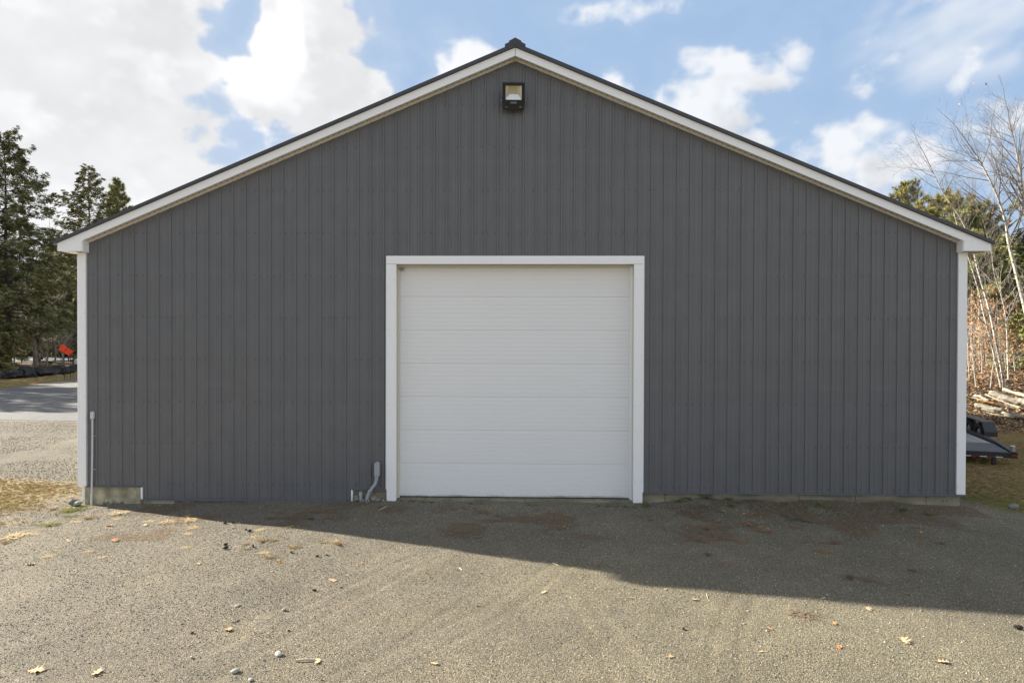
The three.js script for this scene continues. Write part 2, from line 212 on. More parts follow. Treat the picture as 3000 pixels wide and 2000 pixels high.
// ------------------------------------------------------------------ the building
const SLOPE = 0.4175, WX = 7.81, DEEP = 15.6, APEX = 7.865;
const barn = thing('metal_building', 'large dark grey metal-sided gabled building with white trim', 'building');
const frontWall = part('front_wall', (() => { const s = new THREE.Shape([[-7.8, -0.02], [-2.2, -0.02], [-2.2, 4.3], [2.2, 4.3], [2.2, 0.1], [7.8, 0.1], [7.8, APEX - SLOPE * 7.8 - 0.03], [0, APEX - 0.03], [-7.8, APEX - SLOPE * 7.8 - 0.03]].map((p) => new THREE.Vector2(...p))); const g = new THREE.ExtrudeGeometry(s, { depth: 0.12, bevelEnabled: false }); g.translate(0, 0, -0.14); return g; })(), M.charcoal, barn);
const RIB0 = -2.1375, PITCH = 0.2286;
{ // ribbed steel siding, one strip for each major rib
  const prof = [[-0.1143, 0], [-0.090, 0], [-0.086, 0.004], [-0.078, 0.004], [-0.074, 0], [-0.0225, 0], [-0.0135, 0.0205], [0.0135, 0.0205], [0.0225, 0], [0.074, 0], [0.078, 0.004], [0.086, 0.004], [0.090, 0], [0.1143, 0]];
  const bottom = (x) => x < -6.786 ? 0.186 : x < -2.931 ? -0.046 : x < -2.25 ? 0.175 : x < 2.25 ? 4.3 : 0.167;
  const CUT = [-6.786, -2.931, -2.25, 2.25];
  const strip = (xc) => {
    const pos = [], uvs = [];
    const at = (x) => { const d = x - xc; for (let i = 0; i < prof.length - 1; i++) if (d <= prof[i + 1][0] + 1e-9) return mix(prof[i][1], prof[i + 1][1], clamp((d - prof[i][0]) / (prof[i + 1][0] - prof[i][0]))); return 0; };
    let xs = prof.map((p) => xc + p[0]); for (const c of [...CUT, 0]) if (c > xs[0] && c < xs[xs.length - 1]) xs.push(c - 1e-5, c + 1e-5); xs = xs.filter((x) => Math.abs(x) <= WX + 0.02).sort((a, b) => a - b);
    for (let i = 0; i < xs.length - 1; i++) { const a = xs[i], b = xs[i + 1]; if (b - a < 1e-4) continue; const m = (a + b) / 2, yb = bottom(m), ya = APEX - SLOPE * Math.abs(a) - 0.012, yc = APEX - SLOPE * Math.abs(b) - 0.012, za = at(a), zb = at(b); pos.push(a, yb, za, b, yb, zb, b, yc, zb, a, yb, za, b, yc, zb, a, ya, za); uvs.push(a, yb / 2, b, yb / 2, b, yc / 2, a, yb / 2, b, yc / 2, a, ya / 2); }
    if (!pos.length) return null; const g = new THREE.BufferGeometry(); g.setAttribute('position', new THREE.Float32BufferAttribute(pos, 3)); g.setAttribute('uv', new THREE.Float32BufferAttribute(uvs, 2)); g.computeVertexNormals(); return g;
  };
  const r = rng(33), screws = [], head = new THREE.CylinderGeometry(0.008, 0.0105, 0.007, 6); head.rotateX(Math.PI / 2);
  for (let k = -26; k <= 45; k++) {
    const xc = RIB0 + k * PITCH; if (Math.abs(xc) > WX + 0.11) continue; const g = strip(xc); if (!g) continue;
    part('siding_panel', g, M.siding[Math.floor(r() * 3)], frontWall);
    for (const y of [7.066, 6.318, 5.552, 4.79, 4.02, 3.26, 2.5, 1.74, 0.98, 0.24]) { const x = xc - 0.052; if (Math.abs(x) > 7.78 || y > APEX - SLOPE * Math.abs(x) - 0.1 || y < bottom(x) + 0.02 || r() < 0.06) continue; const h = head.clone(); h.translate(x + (r() - 0.5) * 0.008, y + (r() - 0.5) * 0.012, 0.004); screws.push(h); if (r() < 0.5) { const h2 = head.clone(); h2.translate(x + 0.104, y + (r() - 0.5) * 0.012, 0.004); screws.push(h2); } }
  }
  const s = part('screw_heads', join(screws), mat(lin(0.05, 0.05, 0.055), 0.5), frontWall); s.userData.kind = 'stuff';
}
// base flashing
part('base_flashing', box(-7.83, -6.80, 0.165, 0.183, 0.0, 0.03), M.charcoal, barn);
part('base_flashing', box(-6.80, -2.945, -0.068, -0.048, 0.0, 0.032), M.charcoal, barn);
part('base_flashing', box(-2.935, -2.30, 0.155, 0.173, 0.0, 0.03), M.charcoal, barn);
part('base_flashing', box(2.30, 7.98, 0.145, 0.165, 0.0, 0.032), M.charcoal, barn);
part('notch_trim', box(-6.80, -6.77, -0.045, 0.164, -0.01, 0.026), M.white, barn);
part('notch_trim', box(-2.945, -2.915, -0.045, 0.154, -0.01, 0.026), M.white, barn);
// concrete footing that shows under the siding
const face = (x0, x1, y0, y1, z0, z1, u) => { const g = rbox(x0, x1, y0, y1, z0, z1, 0.006), p = g.attributes.position; for (let i = 0; i < p.count; i++) g.attributes.uv.setXY(i, (p.getX(i) - x0) / u, (p.getY(i) - y0) / (y1 - y0)); return g; };
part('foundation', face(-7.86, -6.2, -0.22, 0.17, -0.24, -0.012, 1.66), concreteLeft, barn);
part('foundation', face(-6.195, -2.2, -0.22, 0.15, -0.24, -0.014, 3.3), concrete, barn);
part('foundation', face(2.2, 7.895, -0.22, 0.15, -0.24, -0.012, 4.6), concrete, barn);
part('door_sill', face(-2.3, 2.3, -0.22, -0.012, -0.6, -0.03, 4), concrete, barn);
// corner trims
const corner = (s) => { const g = [rbox(Math.min(s * 7.81, s * 7.965), Math.max(s * 7.81, s * 7.965), 0.17, 4.44, -0.16, 0.03, 0.006)]; return join(g); };
part('corner_trim', corner(-1), M.white, barn); part('corner_trim', corner(1), M.white, barn);
{ const r = rng(3), g = []; for (const s of [-1, 1]) for (let y = 0.3; y < 4.4; y += 0.76) { const h = new THREE.CylinderGeometry(0.006, 0.008, 0.006, 6); h.rotateX(Math.PI / 2); h.translate(s * 7.83, y, 0.033); g.push(h); } const q = part('trim_screws', join(g), M.steel, barn); q.userData.kind = 'stuff'; }
part('corner_post_foot', rbox(-7.925, -7.862, -0.12, 0.168, -0.14, -0.03, 0.004), M.white, barn);
// side and back walls
part('side_wall', box(-7.95, -7.82, -0.2, 4.55, -DEEP, -0.17), M.charcoal, barn); part('side_wall', box(7.82, 7.95, -0.2, 4.55, -DEEP, -0.17), M.charcoal, barn);
part('back_wall', (() => { const s = new THREE.Shape([[-7.8, -0.2], [7.8, -0.2], [7.8, 4.57], [0, 7.83], [-7.8, 4.57]].map((p) => new THREE.Vector2(...p))); const g = new THREE.ExtrudeGeometry(s, { depth: 0.12, bevelEnabled: false }); g.translate(0, 0, -DEEP); return g; })(), M.charcoal, barn);
// roof: two steel planes, ridge cap, rake edge
const prism = (pts, z0, z1) => { const g = new THREE.ExtrudeGeometry(new THREE.Shape(pts.map((p) => new THREE.Vector2(...p))), { depth: z1 - z0, bevelEnabled: false }); g.translate(0, 0, z0); return g; };
const RT = 8.014;
const roof = part('roof', prism([[-8.245, RT - SLOPE * 8.245 + 0.004], [0, RT + 0.004], [8.28, RT - SLOPE * 8.28 + 0.004], [8.28, RT - SLOPE * 8.28 + 0.05], [0, RT + 0.05], [-8.245, RT - SLOPE * 8.245 + 0.05]], -DEEP - 0.18, 0.19), M.roof, barn);
for (const [s, e] of [[-1, 8.265], [1, 8.30]]) part('rake_edge', prism([[s * e, RT - SLOPE * e + 0.006], [s * 0.002, RT + 0.006], [s * 0.002, RT + 0.069], [s * (e + 0.01), RT - SLOPE * e + 0.055]].sort(() => 0), 0.192, 0.232), mat(lin(0.05, 0.052, 0.06), 0.5), roof);
{ const g = []; for (const s of [-1, 1]) for (let z = -DEEP; z < 0.1; z += 0.2286) g.push(prism([[s * 0.2, RT - SLOPE * 0.2 + 0.05], [s * 8.24, RT - SLOPE * 8.24 + 0.05], [s * 8.24, RT - SLOPE * 8.24 + 0.068], [s * 0.2, RT - SLOPE * 0.2 + 0.068]], z, z + 0.03)); const q = part('roof_rib', join(g), M.roof, roof); q.userData.kind = 'stuff'; }
part('ridge_cap', prism([[-0.18, 7.99], [0, 8.06], [0.18, 7.99], [0.182, 8.055], [0.108, 8.093], [0.108, 8.113], [0, 8.171], [-0.108, 8.113], [-0.108, 8.093], [-0.182, 8.055]], -DEEP - 0.18, 0.236), M.roof, roof);
// rake boards with boxed eave returns
for (const [s, e, ci] of [[-1, 8.217, 7.775], [1, 8.262, 7.80]]) {
  const P = [[s * 0.0015, 7.872], [s * 0.0015, RT], [s * e, RT - SLOPE * e], [s * e, 4.441], [s * ci, 4.441], [s * ci, 7.872 - SLOPE * ci]];
  part('rake_board', prism(s > 0 ? P.reverse() : P, 0.155, 0.19), M.white, barn);
  const S = [[s * 0.001, 7.879], [s * ci, 7.879 - SLOPE * ci], [s * ci, 7.90 - SLOPE * ci], [s * 0.001, 7.90]];
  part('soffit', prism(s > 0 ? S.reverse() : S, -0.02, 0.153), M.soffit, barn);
  const J = [[s * 0.001, 7.848], [s * (ci - 0.02), 7.848 - SLOPE * (ci - 0.02)], [s * (ci - 0.02), 7.882 - SLOPE * (ci - 0.02)], [s * 0.001, 7.882]];
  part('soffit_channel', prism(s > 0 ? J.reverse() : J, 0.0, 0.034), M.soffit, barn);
  part('eave_return', box(Math.min(s * ci, s * (ci - 0.012)), Math.max(s * ci, s * (ci - 0.012)), 4.43, 7.90 - SLOPE * ci, 0.0, 0.17), M.white, barn);
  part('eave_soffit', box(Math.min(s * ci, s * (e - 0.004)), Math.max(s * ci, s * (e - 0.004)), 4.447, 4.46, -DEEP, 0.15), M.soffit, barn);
  part('eave_fascia', box(Math.min(s * e, s * (e - 0.02)), Math.max(s * e, s * (e - 0.02)), 4.445, RT - SLOPE * e - 0.004, -DEEP, 0.152), M.white, barn);
}
part('board_joint', box(-0.003, 0.003, 7.874, 8.012, 0.186, 0.1915), M.rubber, barn);
{ // vent slots punched in the rake soffit
  const g = []; for (const s of [-1, 1]) for (let d = 0.1; d < 7.7; d += 0.1016) { const q = new THREE.BoxGeometry(0.012, 0.004, 0.05); q.rotateZ(-s * Math.atan(SLOPE)); q.translate(s * d, 7.879 - SLOPE * d - 0.0015, 0.085); g.push(q); }
  const q = part('soffit_slots', join(g), mat(lin(0.22, 0.2, 0.16), 0.8), barn); q.userData.kind = 'stuff';
}
// door frame
part('door_casing', rbox(-2.298, -2.131, -0.035, 4.222, -0.02, 0.042, 0.005), M.white, barn);
part('door_casing', rbox(2.127, 2.292, -0.03, 4.222, -0.02, 0.042, 0.005), M.white, barn);
part('door_header', rbox(-2.298, -0.235, 4.226, 4.358, -0.02, 0.044, 0.005), M.white, barn);
part('door_header', rbox(-0.233, 2.292, 4.226, 4.358, -0.02, 0.0435, 0.005), M.white, barn);
part('casing_flange', box(-2.316, -2.299, 0.15, 4.37, 0.0, 0.026), M.white, barn); part('casing_flange', box(2.293, 2.31, 0.15, 4.37, 0.0, 0.026), M.white, barn); part('casing_flange', box(-2.299, 2.293, 4.359, 4.374, 0.0, 0.026), M.white, barn);
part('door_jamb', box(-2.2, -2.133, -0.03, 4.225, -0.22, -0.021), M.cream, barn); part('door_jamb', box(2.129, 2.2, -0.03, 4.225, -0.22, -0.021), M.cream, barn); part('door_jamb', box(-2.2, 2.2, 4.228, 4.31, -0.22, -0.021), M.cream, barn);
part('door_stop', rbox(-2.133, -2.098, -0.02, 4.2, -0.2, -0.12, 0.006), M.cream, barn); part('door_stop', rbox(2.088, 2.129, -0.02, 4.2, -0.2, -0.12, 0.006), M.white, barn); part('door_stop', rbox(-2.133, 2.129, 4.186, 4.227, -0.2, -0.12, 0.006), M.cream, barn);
const garage = new THREE.Group(); garage.name = 'garage_door'; barn.add(garage); garage.userData.label = 'white sectional overhead door of seven ribbed panels';
{
  const dirt = (() => { const c = document.createElement('canvas'); c.width = 1024; c.height = 256; const q = c.getContext('2d'), r = rng(12); q.fillStyle = '#fff'; q.fillRect(0, 0, 1024, 256); for (let k = 0; k < 5200; k++) { const h = r(); q.fillStyle = 'rgba(92,78,58,' + (0.25 + 0.5 * r()) + ')'; const s = 0.5 + 1.4 * r() * r(); q.fillRect(r() * 1024, 256 - h * h * h * 95, s, s); } for (let k = 0; k < 26; k++) { q.fillStyle = 'rgba(88,78,62,' + (0.05 + 0.1 * r()) + ')'; q.beginPath(); q.ellipse(r() * 1024, 250, 20 + r() * 60, 3 + r() * 8, 0, 0, 7); q.fill(); } const t = new THREE.CanvasTexture(c); t.colorSpace = THREE.SRGBColorSpace; return t; })();
  const S = 0.6096, last = new THREE.MeshStandardMaterial({ color: lin(0.80, 0.795, 0.775), roughness: 0.55, map: dirt });
  for (let k = 0; k < 7; k++) {
    const y0 = 0.001 + k * S, hgt = k === 6 ? 0.56 : S, pts = [[0, -0.010], [0.004, -0.0015]]; const n = 8;
    for (let i = 1; i < n; i++) { const y = i * S / n; if (y > hgt - 0.02) break; pts.push([y - 0.004, 0], [y - 0.002, -0.0035], [y + 0.002, -0.0035], [y + 0.007, 0.0014], [y + 0.014, 0]); }
    pts.push([hgt - 0.003, -0.0015], [hgt - 0.0005, -0.010]);
    const pos = [], uvs = [], x0 = -2.11, x1 = 2.1; for (let i = 0; i < pts.length - 1; i++) { const [ya, za] = pts[i], [yb, zb] = pts[i + 1]; pos.push(x0, y0 + ya, za, x1, y0 + ya, za, x1, y0 + yb, zb, x0, y0 + ya, za, x1, y0 + yb, zb, x0, y0 + yb, zb); const a = ya / hgt, b = yb / hgt; uvs.push(0, a, 1, a, 1, b, 0, a, 1, b, 0, b); }
    const g = new THREE.BufferGeometry(); g.setAttribute('position', new THREE.Float32BufferAttribute(pos, 3)); g.setAttribute('uv', new THREE.Float32BufferAttribute(uvs, 2)); g.translate(0, 0, -0.2); g.computeVertexNormals();
    const q = join([g, box(x0, x1, y0 + 0.001, y0 + hgt - 0.001, -0.25, -0.213)]);
    part('door_panel', q, k === 0 ? last : M.door, garage);
  }
  const r = rng(9), s = []; for (let x = -2.09; x < 2.08; x += 0.11) s.push(box(x, x + 0.111, -0.03 - 0.006 * r(), 0.004, -0.215, -0.196 + 0.004 * r())); part('bottom_seal', join(s), M.rubber, garage);
}
{ const g = []; for (const x of [-2.27, -2.165, 2.165, 2.265]) for (let y = 0.35; y < 4.2; y += 0.45) { const h = new THREE.CylinderGeometry(0.005, 0.007, 0.006, 6); h.rotateX(Math.PI / 2); h.translate(x, y, 0.0445); g.push(h); } const q = part('casing_screws', join(g), M.steel, barn); q.userData.kind = 'stuff'; }

// wasp nest under the door head
{ const r = rng(4), g = new THREE.SphereGeometry(0.042, 14, 10); const p = g.attributes.position; for (let i = 0; i < p.count; i++) { const k = 1 + 0.18 * noise3(p.getX(i) * 40, p.getY(i) * 60, p.getZ(i) * 40); p.setXYZ(i, p.getX(i) * k * 1.25, p.getY(i) * k * 0.75, p.getZ(i) * k); } g.computeVertexNormals(); g.translate(-2.07, 4.158, -0.14); top('wasp_nest', g, mat(lin(0.33, 0.29, 0.23), 0.95), 'small papery grey wasp nest in the upper corner of the garage door opening', 'nest'); }

// ------------------------------------------------------------------ floodlight
{
  const f = thing('floodlight', 'square black floodlight with mirrored reflector under the gable peak', 'floodlight');
  f.position.set(-0.025, 7.165, 0.19);
  const head = new THREE.Group(); head.name = 'lamp_head'; f.add(head); head.rotation.set(0.52, 0, -0.018); head.scale.set(0.98, 0.84, 1);
  const w = 0.19, h = 0.262, o = [[-0.152, 0.152], [-0.10, 0.215]];
  const sh = new THREE.Shape([[-w, -h], [w, -h], [w, h], [-w, h]].map((p) => new THREE.Vector2(...p))); sh.holes.push(new THREE.Path([[-0.152, -0.075], [-0.152, 0.225], [0.152, 0.225], [0.152, -0.075]].map((p) => new THREE.Vector2(...p))));
  const bez = new THREE.ExtrudeGeometry(sh, { depth: 0.03, bevelEnabled: true, bevelSize: 0.008, bevelThickness: 0.008, bevelSegments: 2 }); bez.translate(0, 0, 0.03);
  part('housing', join([bez, rbox(-w, w, -h, h, -0.06, -0.045, 0.006), box(-w, -w + 0.02, -h, h, -0.05, 0.03), box(w - 0.02, w, -h, h, -0.05, 0.03), box(-w, w, h - 0.02, h, -0.05, 0.03), box(-w, w, -h, -0.09, -0.05, 0.03)]), M.black, head);
  const fins = []; for (let x = -0.16; x <= 0.161; x += 0.032) fins.push(box(x - 0.004, x + 0.004, -h * 0.9, h * 0.9, -0.10, -0.059)); part('cooling_fins', join(fins), M.black, head);
  const tri = (a, b, c, d) => { const g = new THREE.BufferGeometry(); g.setAttribute('position', new THREE.Float32BufferAttribute([...a, ...b, ...c, ...a, ...c, ...d], 3)); g.setAttribute('uv', new THREE.Float32BufferAttribute([0, 0, 1, 0, 1, 1, 0, 0, 1, 1, 0, 1], 2)); g.computeVertexNormals(); return g; };
  const O = [[-0.152, -0.075, 0.04], [0.152, -0.075, 0.04], [0.152, 0.225, 0.04], [-0.152, 0.225, 0.04]], I = [[-0.075, 0.032, -0.02], [0.075, 0.032, -0.02], [0.075, 0.19, -0.02], [-0.075, 0.19, -0.02]], mirror = mat(lin(0.85, 0.85, 0.82), 0.32, { metalness: 0.85 });
  for (let k = 0; k < 4; k++) part('reflector', tri(O[k], O[(k + 1) % 4], I[(k + 1) % 4], I[k]), mirror, head);
  const led = mat(lin(0.62, 0.58, 0.36), 0.6); part('led_plate', box(-0.078, 0.078, 0.029, 0.193, -0.03, -0.021), led, head);
  part('glass', box(-0.151, 0.151, -0.074, 0.224, 0.046, 0.05), new THREE.MeshPhysicalMaterial({ color: 0xffffff, roughness: 0.03, transmission: 1, thickness: 0, ior: 1.45 }), head);
  const font = await new FontLoader().loadAsync('fonts/droid/droid_sans_regular.typeface.json'), print = mat(lin(0.6, 0.6, 0.62), 0.6);
  const write = (s, size, x, y) => { const g = new TextGeometry(s, { font, size, depth: 0.001, curveSegments: 4 }); g.computeBoundingBox(); g.translate(x - (g.boundingBox.max.x + g.boundingBox.min.x) / 2, y, 0.0685); part('lettering', g, print, head); };
  write('200W', 0.032, 0, -0.135); write('LED', 0.018, -0.128, -0.218); write('IP67', 0.018, 0.128, -0.215);
  for (const s of [-1, 1]) { const b = new THREE.CylinderGeometry(0.011, 0.011, 0.03, 12); b.rotateZ(Math.PI / 2); b.translate(s * 0.208, -0.085, 0.0); part('bolt', b, M.steel, head); }
  const arm = (s) => { const a = new THREE.Vector3(s * 0.202, -0.075, 0.04), c = new THREE.Vector3(s * 0.202, -0.02, -0.165), g = new THREE.BoxGeometry(0.006, 0.04, a.distanceTo(c)); g.lookAt(c.clone().sub(a)); const m = a.clone().add(c).multiplyScalar(0.5); g.translate(m.x, m.y, m.z); return g; };
  part('bracket', join([arm(-1), arm(1), box(-0.205, 0.205, -0.045, 0.005, -0.172, -0.166)]), M.black, f);
}

// ------------------------------------------------------------------ conduits on the wall
const tube = (pts, r, seg = 40, sides = 12) => new THREE.TubeGeometry(new THREE.CatmullRomCurve3(pts.map((p) => new THREE.Vector3(...p))), seg, r, sides, false);
const capsuleBox = (w, h, d) => { const s = new THREE.Shape(), r = w / 2; s.absarc(0, h / 2 - r, r, 0, Math.PI); s.absarc(0, -h / 2 + r, r, Math.PI, 2 * Math.PI); s.closePath(); return new THREE.ExtrudeGeometry(s, { depth: d, bevelEnabled: true, bevelSize: 0.003, bevelThickness: 0.003, bevelSegments: 2 }); };
{
  const c = thing('conduit', 'thin pale grey plastic conduit rising up the wall by the white left corner', 'conduit'), m = mat(lin(0.56, 0.57, 0.58), 0.5);
  part('pipe', tube([[-7.70, -0.22, 0.045], [-7.69, 0.3, 0.045], [-7.682, 0.9, 0.042], [-7.679, 1.42, 0.04]], 0.0165, 30), m, c);
  const b = capsuleBox(0.058, 0.14, 0.035); b.translate(-7.679, 1.475, 0.021); const e = part('junction_box', b, m, c);
  const l = capsuleBox(0.05, 0.13, 0.004); l.translate(-7.679, 1.475, 0.061); part('cover', l, m, e);
  for (const y of [0.49, 1.10]) { const s = [new THREE.TorusGeometry(0.018, 0.0035, 6, 14)]; s[0].rotateX(Math.PI / 2); s[0].translate(-7.683, y, 0.043); s.push(box(-7.70, -7.64, y - 0.008, y + 0.008, 0.018, 0.024)); part('strap', join(s), M.steel, c); }
}
{
  const c = thing('conduit', 'thick bent grey plastic conduit with oval box left of the garage door', 'conduit');
  part('pipe', tube([[-2.66, -0.2, 0.09], [-2.645, -0.02, 0.09], [-2.617, 0.09, 0.09], [-2.56, 0.19, 0.088], [-2.50, 0.27, 0.085], [-2.474, 0.345, 0.08], [-2.47, 0.42, 0.08]], 0.029, 50), M.pvc, c);
  const b = capsuleBox(0.088, 0.268, 0.075); b.translate(-2.462, 0.537, 0.022); const e = part('junction_box', b, M.pvc, c);
  const l = capsuleBox(0.082, 0.262, 0.008); l.translate(-2.462, 0.537, 0.103); part('cover', l, M.pvc, e);
  for (const y of [0.425, 0.649]) { const s = new THREE.CylinderGeometry(0.006, 0.006, 0.008, 8); s.rotateX(Math.PI / 2); s.translate(-2.462, y, 0.114); part('screw', s, M.black, e); }
  const k = new THREE.CylinderGeometry(0.033, 0.033, 0.05, 16); k.rotateZ(-0.75); k.translate(-2.585, 0.155, 0.089); part('coupling', k, M.pvc, c);
  const k2 = new THREE.CylinderGeometry(0.034, 0.034, 0.04, 16); k2.translate(-2.471, 0.388, 0.08); part('coupling', k2, M.pvc, c);
}
{
  const c = thing('capped_pipe', 'short capped grey pipe stub standing by the footing notch', 'pipe');
  const p = new THREE.CylinderGeometry(0.028, 0.028, 0.3, 16); p.rotateZ(0.03); p.translate(-2.757, -0.04, 0.07); part('pipe', p, M.pvc, c);
  const k = new THREE.CylinderGeometry(0.029, 0.033, 0.07, 16); k.translate(-2.76, 0.1, 0.07); part('cap', k, M.pvc, c);
}

// ------------------------------------------------------------------ stones
function stoneGeo(seed, detail = 2, rough = 0.35) { const g = new THREE.IcosahedronGeometry(1, detail), p = g.attributes.position, s = seed * 7.3; for (let i = 0; i < p.count; i++) { const x = p.getX(i), y = p.getY(i), z = p.getZ(i), k = 1 + rough * fbm(x * 1.1 + s, y * 1.1, z * 1.1, 3); p.setXYZ(i, x * k, y * k, z * k); } g.computeVertexNormals(); return g; }
const stoneMap = texture(256, 256, (i, j) => { const v = 205 + fbm(i / 30, j / 30, 3, 4) * 60 + (fine() - 0.5) * 34; return [v, v, v * 0.97]; });
function stone(name, x, z, sx, sy, sz, color, turn, label, category, group, seed, sink = 0.35) { const m = top(name, stoneGeo(seed, sx > 0.2 ? 3 : 2), mat(lin(...color), 0.9, { map: stoneMap }), label, category, group); m.scale.set(sx, sy, sz); m.rotation.y = turn; m.position.set(x, H(x, z) + sy * (1 - sink), z); return m; }
{
  const L = 'rough fist-sized fieldstone heaped round the pipes at the footing notch', G = 'stones in the footing notch';
  for (const [x, z, a, b, c, k, t] of [[-2.845, 0.06, 0.075, 0.062, 0.06, 0.30, 1], [-2.70, 0.13, 0.034, 0.034, 0.03, 0.3, 2], [-2.52, 0.07, 0.06, 0.06, 0.05, 0.36, 3], [-2.595, 0.13, 0.04, 0.028, 0.03, 0.26, 4], [-2.44, 0.10, 0.05, 0.042, 0.04, 0.32, 5], [-2.35, 0.09, 0.055, 0.03, 0.03, 0.34, 6], [-2.62, 0.2, 0.03, 0.02, 0.025, 0.28, 7]]) stone('fieldstone', x, z, a, b, c, [k, k * 0.95, k * 0.82], t * 1.3, L, 'stone', G, t, 0.1);
  stone('corner_stone', -8.02, 0.06, 0.09, 0.055, 0.07, [0.24, 0.24, 0.25], 0.4, 'dark grey stone at the foot of the white left corner', 'stone', null, 11, 0.25);
  stone('corner_stone', -7.9, 0.12, 0.07, 0.045, 0.06, [0.42, 0.44, 0.42], 1.2, 'pale greenish stone beside the dark one at the left corner', 'stone', null, 12, 0.25);
  stone('edge_stone', 8.75, 0.1, 0.10, 0.05, 0.06, [0.3, 0.3, 0.28], 0.3, 'grey stone on the edge of the lawn past the right corner', 'stone', null, 13, 0.4);
  const pale = 'smooth pale stone lying loose on the sunny gravel', PG = 'pale stones on the gravel';
  let k = 20; for (const [px, py, w] of [[693, 1776, 17], [815, 1917, 27], [796, 1676, 12], [688, 1967, 24], [732, 1992, 17], [624, 1843, 8], [831, 1786, 14], [560, 1924, 9], [2193, 1790, 9], [2180, 1827, 9], [1790, 1875, 8], [2620, 1936, 10], [2425, 1743, 10]]) { const p = atGround(px, py), s = w / FPX * p.distanceTo(EYE) * 0.43; stone('pale_stone', p.x, p.z, s * 1.1, s * 0.42, s * 0.75, [0.56, 0.53, 0.47], k, pale, 'stone', PG, ++k, 0.6); }
}

// ------------------------------------------------------------------ gravel, litter and grass (uncountable)
const inst = (name, geo, material, list, parent, label) => { const m = new THREE.InstancedMesh(geo, material, list.length), c = new THREE.Color(), mtx = new THREE.Matrix4(), q = new THREE.Quaternion(), e = new THREE.Euler(), v = new THREE.Vector3(), s = new THREE.Vector3(); list.forEach((a, i) => { e.set(a[3], a[4], a[5], 'YXZ'); q.setFromEuler(e); mtx.compose(v.set(a[0], a[1], a[2]), q, s.set(a[6], a[7], a[8])); m.setMatrixAt(i, mtx); m.setColorAt(i, c.setRGB(a[9], a[10], a[11])); }); m.name = parent === scene ? numbered(name) : name; m.userData.kind = 'stuff'; if (label) m.userData.label = label; parent.add(m); return m; };
const white = (rough = 0.95, extra = {}) => new THREE.MeshStandardMaterial({ color: 0xffffff, roughness: rough, ...extra });
{
  const g = new THREE.IcosahedronGeometry(1, 0), r = rng(77), L = [];
  for (let k = 0; k < 330000; k++) {
    const x = -11.5 + r() * 22.5, z = -0.02 + r() * 8.4; if (grassLeft(x, z) > 0.5 && r() < 0.75) continue; if (lawnRight(x, z) > 0.3) continue;
    if (fbm(x * 0.8, 2, z * 0.8, 2) * 0.5 + 0.62 < r()) continue; if (trackDist(x, z) < 0.06 && r() < 0.8) continue;
    const s = 0.0028 + 0.0045 * Math.pow(r(), 3) + (r() < 0.005 ? 0.006 : 0), t = 0.13 + 0.13 * r() + (r() < 0.06 ? 0.26 : 0), w = (r() - 0.5) * 0.05;
    L.push([x, H(x, z) + micro(x, z) + s * 0.25, z, r() * 6, r() * 6, r() * 6, s * (0.9 + r() * 0.5), s * (0.55 + r() * 0.4), s * (0.9 + r() * 0.5), t + w * 0.6, t * 0.94, t * 0.79 - w * 0.6]);
  }
  for (let k = 0; k < 45000; k++) { const x = -19 + r() * 10.6, z = -10.6 + r() * 10; if (x > -8.2 || grassLeft(x, z) > 0.5) continue; const s = 0.005 + 0.008 * Math.pow(r(), 3), t = 0.16 + 0.13 * r() + (r() < 0.06 ? 0.24 : 0); L.push([x, H(x, z) + s * 0.2, z, r() * 6, r() * 6, r() * 6, s, s * 0.7, s, t, t * 0.93, t * 0.79]); }
  inst('gravel_stones', g, white(), L, scene, 'loose crushed gravel strewn over the yard');
}
const bladeGeo = (n, seed, spread, lean) => { const r = rng(seed), pos = []; for (let k = 0; k < n; k++) { const a = r() * 6.28, b = r() * spread, x = Math.cos(r() * 6.28) * b, z = Math.sin(r() * 6.28) * b, l = lean * (0.4 + r()), h = 0.6 + r() * 0.4, w = 0.035, cx = Math.cos(a), cz = Math.sin(a); const m = [x + cx * l * 0.35, h * 0.6, z + cz * l * 0.35], t = [x + cx * l, h * (1 - l * 0.35), z + cz * l]; pos.push(x - cz * w, 0, z + cx * w, x + cz * w, 0, z - cx * w, ...m, ...m, x + cz * w * 0.1, h * 0.3, z, ...t); } const g = new THREE.BufferGeometry(); g.setAttribute('position', new THREE.Float32BufferAttribute(pos, 3)); g.computeVertexNormals(); return g; };
const flatGeo = (n, seed) => { const r = rng(seed), pos = []; for (let k = 0; k < n; k++) { const a = r() * 6.28, x = (r() - 0.5) * 1.2, z = (r() - 0.5) * 1.2, l = 0.5 + r() * 0.8, y = 0.05 + r() * 0.25, w = 0.035, cx = Math.cos(a), cz = Math.sin(a); pos.push(x - cz * w, y, z + cx * w, x + cz * w, y, z - cx * w, x + cx * l, y + (r() - 0.3) * 0.25, z + cz * l); } const g = new THREE.BufferGeometry(); g.setAttribute('position', new THREE.Float32BufferAttribute(pos, 3)); g.computeVertexNormals(); return g; };
const STRAW = (r) => { const t = r(); return t < 0.5 ? [0.40 + 0.12 * r(), 0.31 + 0.08 * r(), 0.17] : t < 0.82 ? [0.30 + 0.1 * r(), 0.20 + 0.06 * r(), 0.1] : [0.2 + 0.08 * r(), 0.2 + 0.06 * r(), 0.06]; };
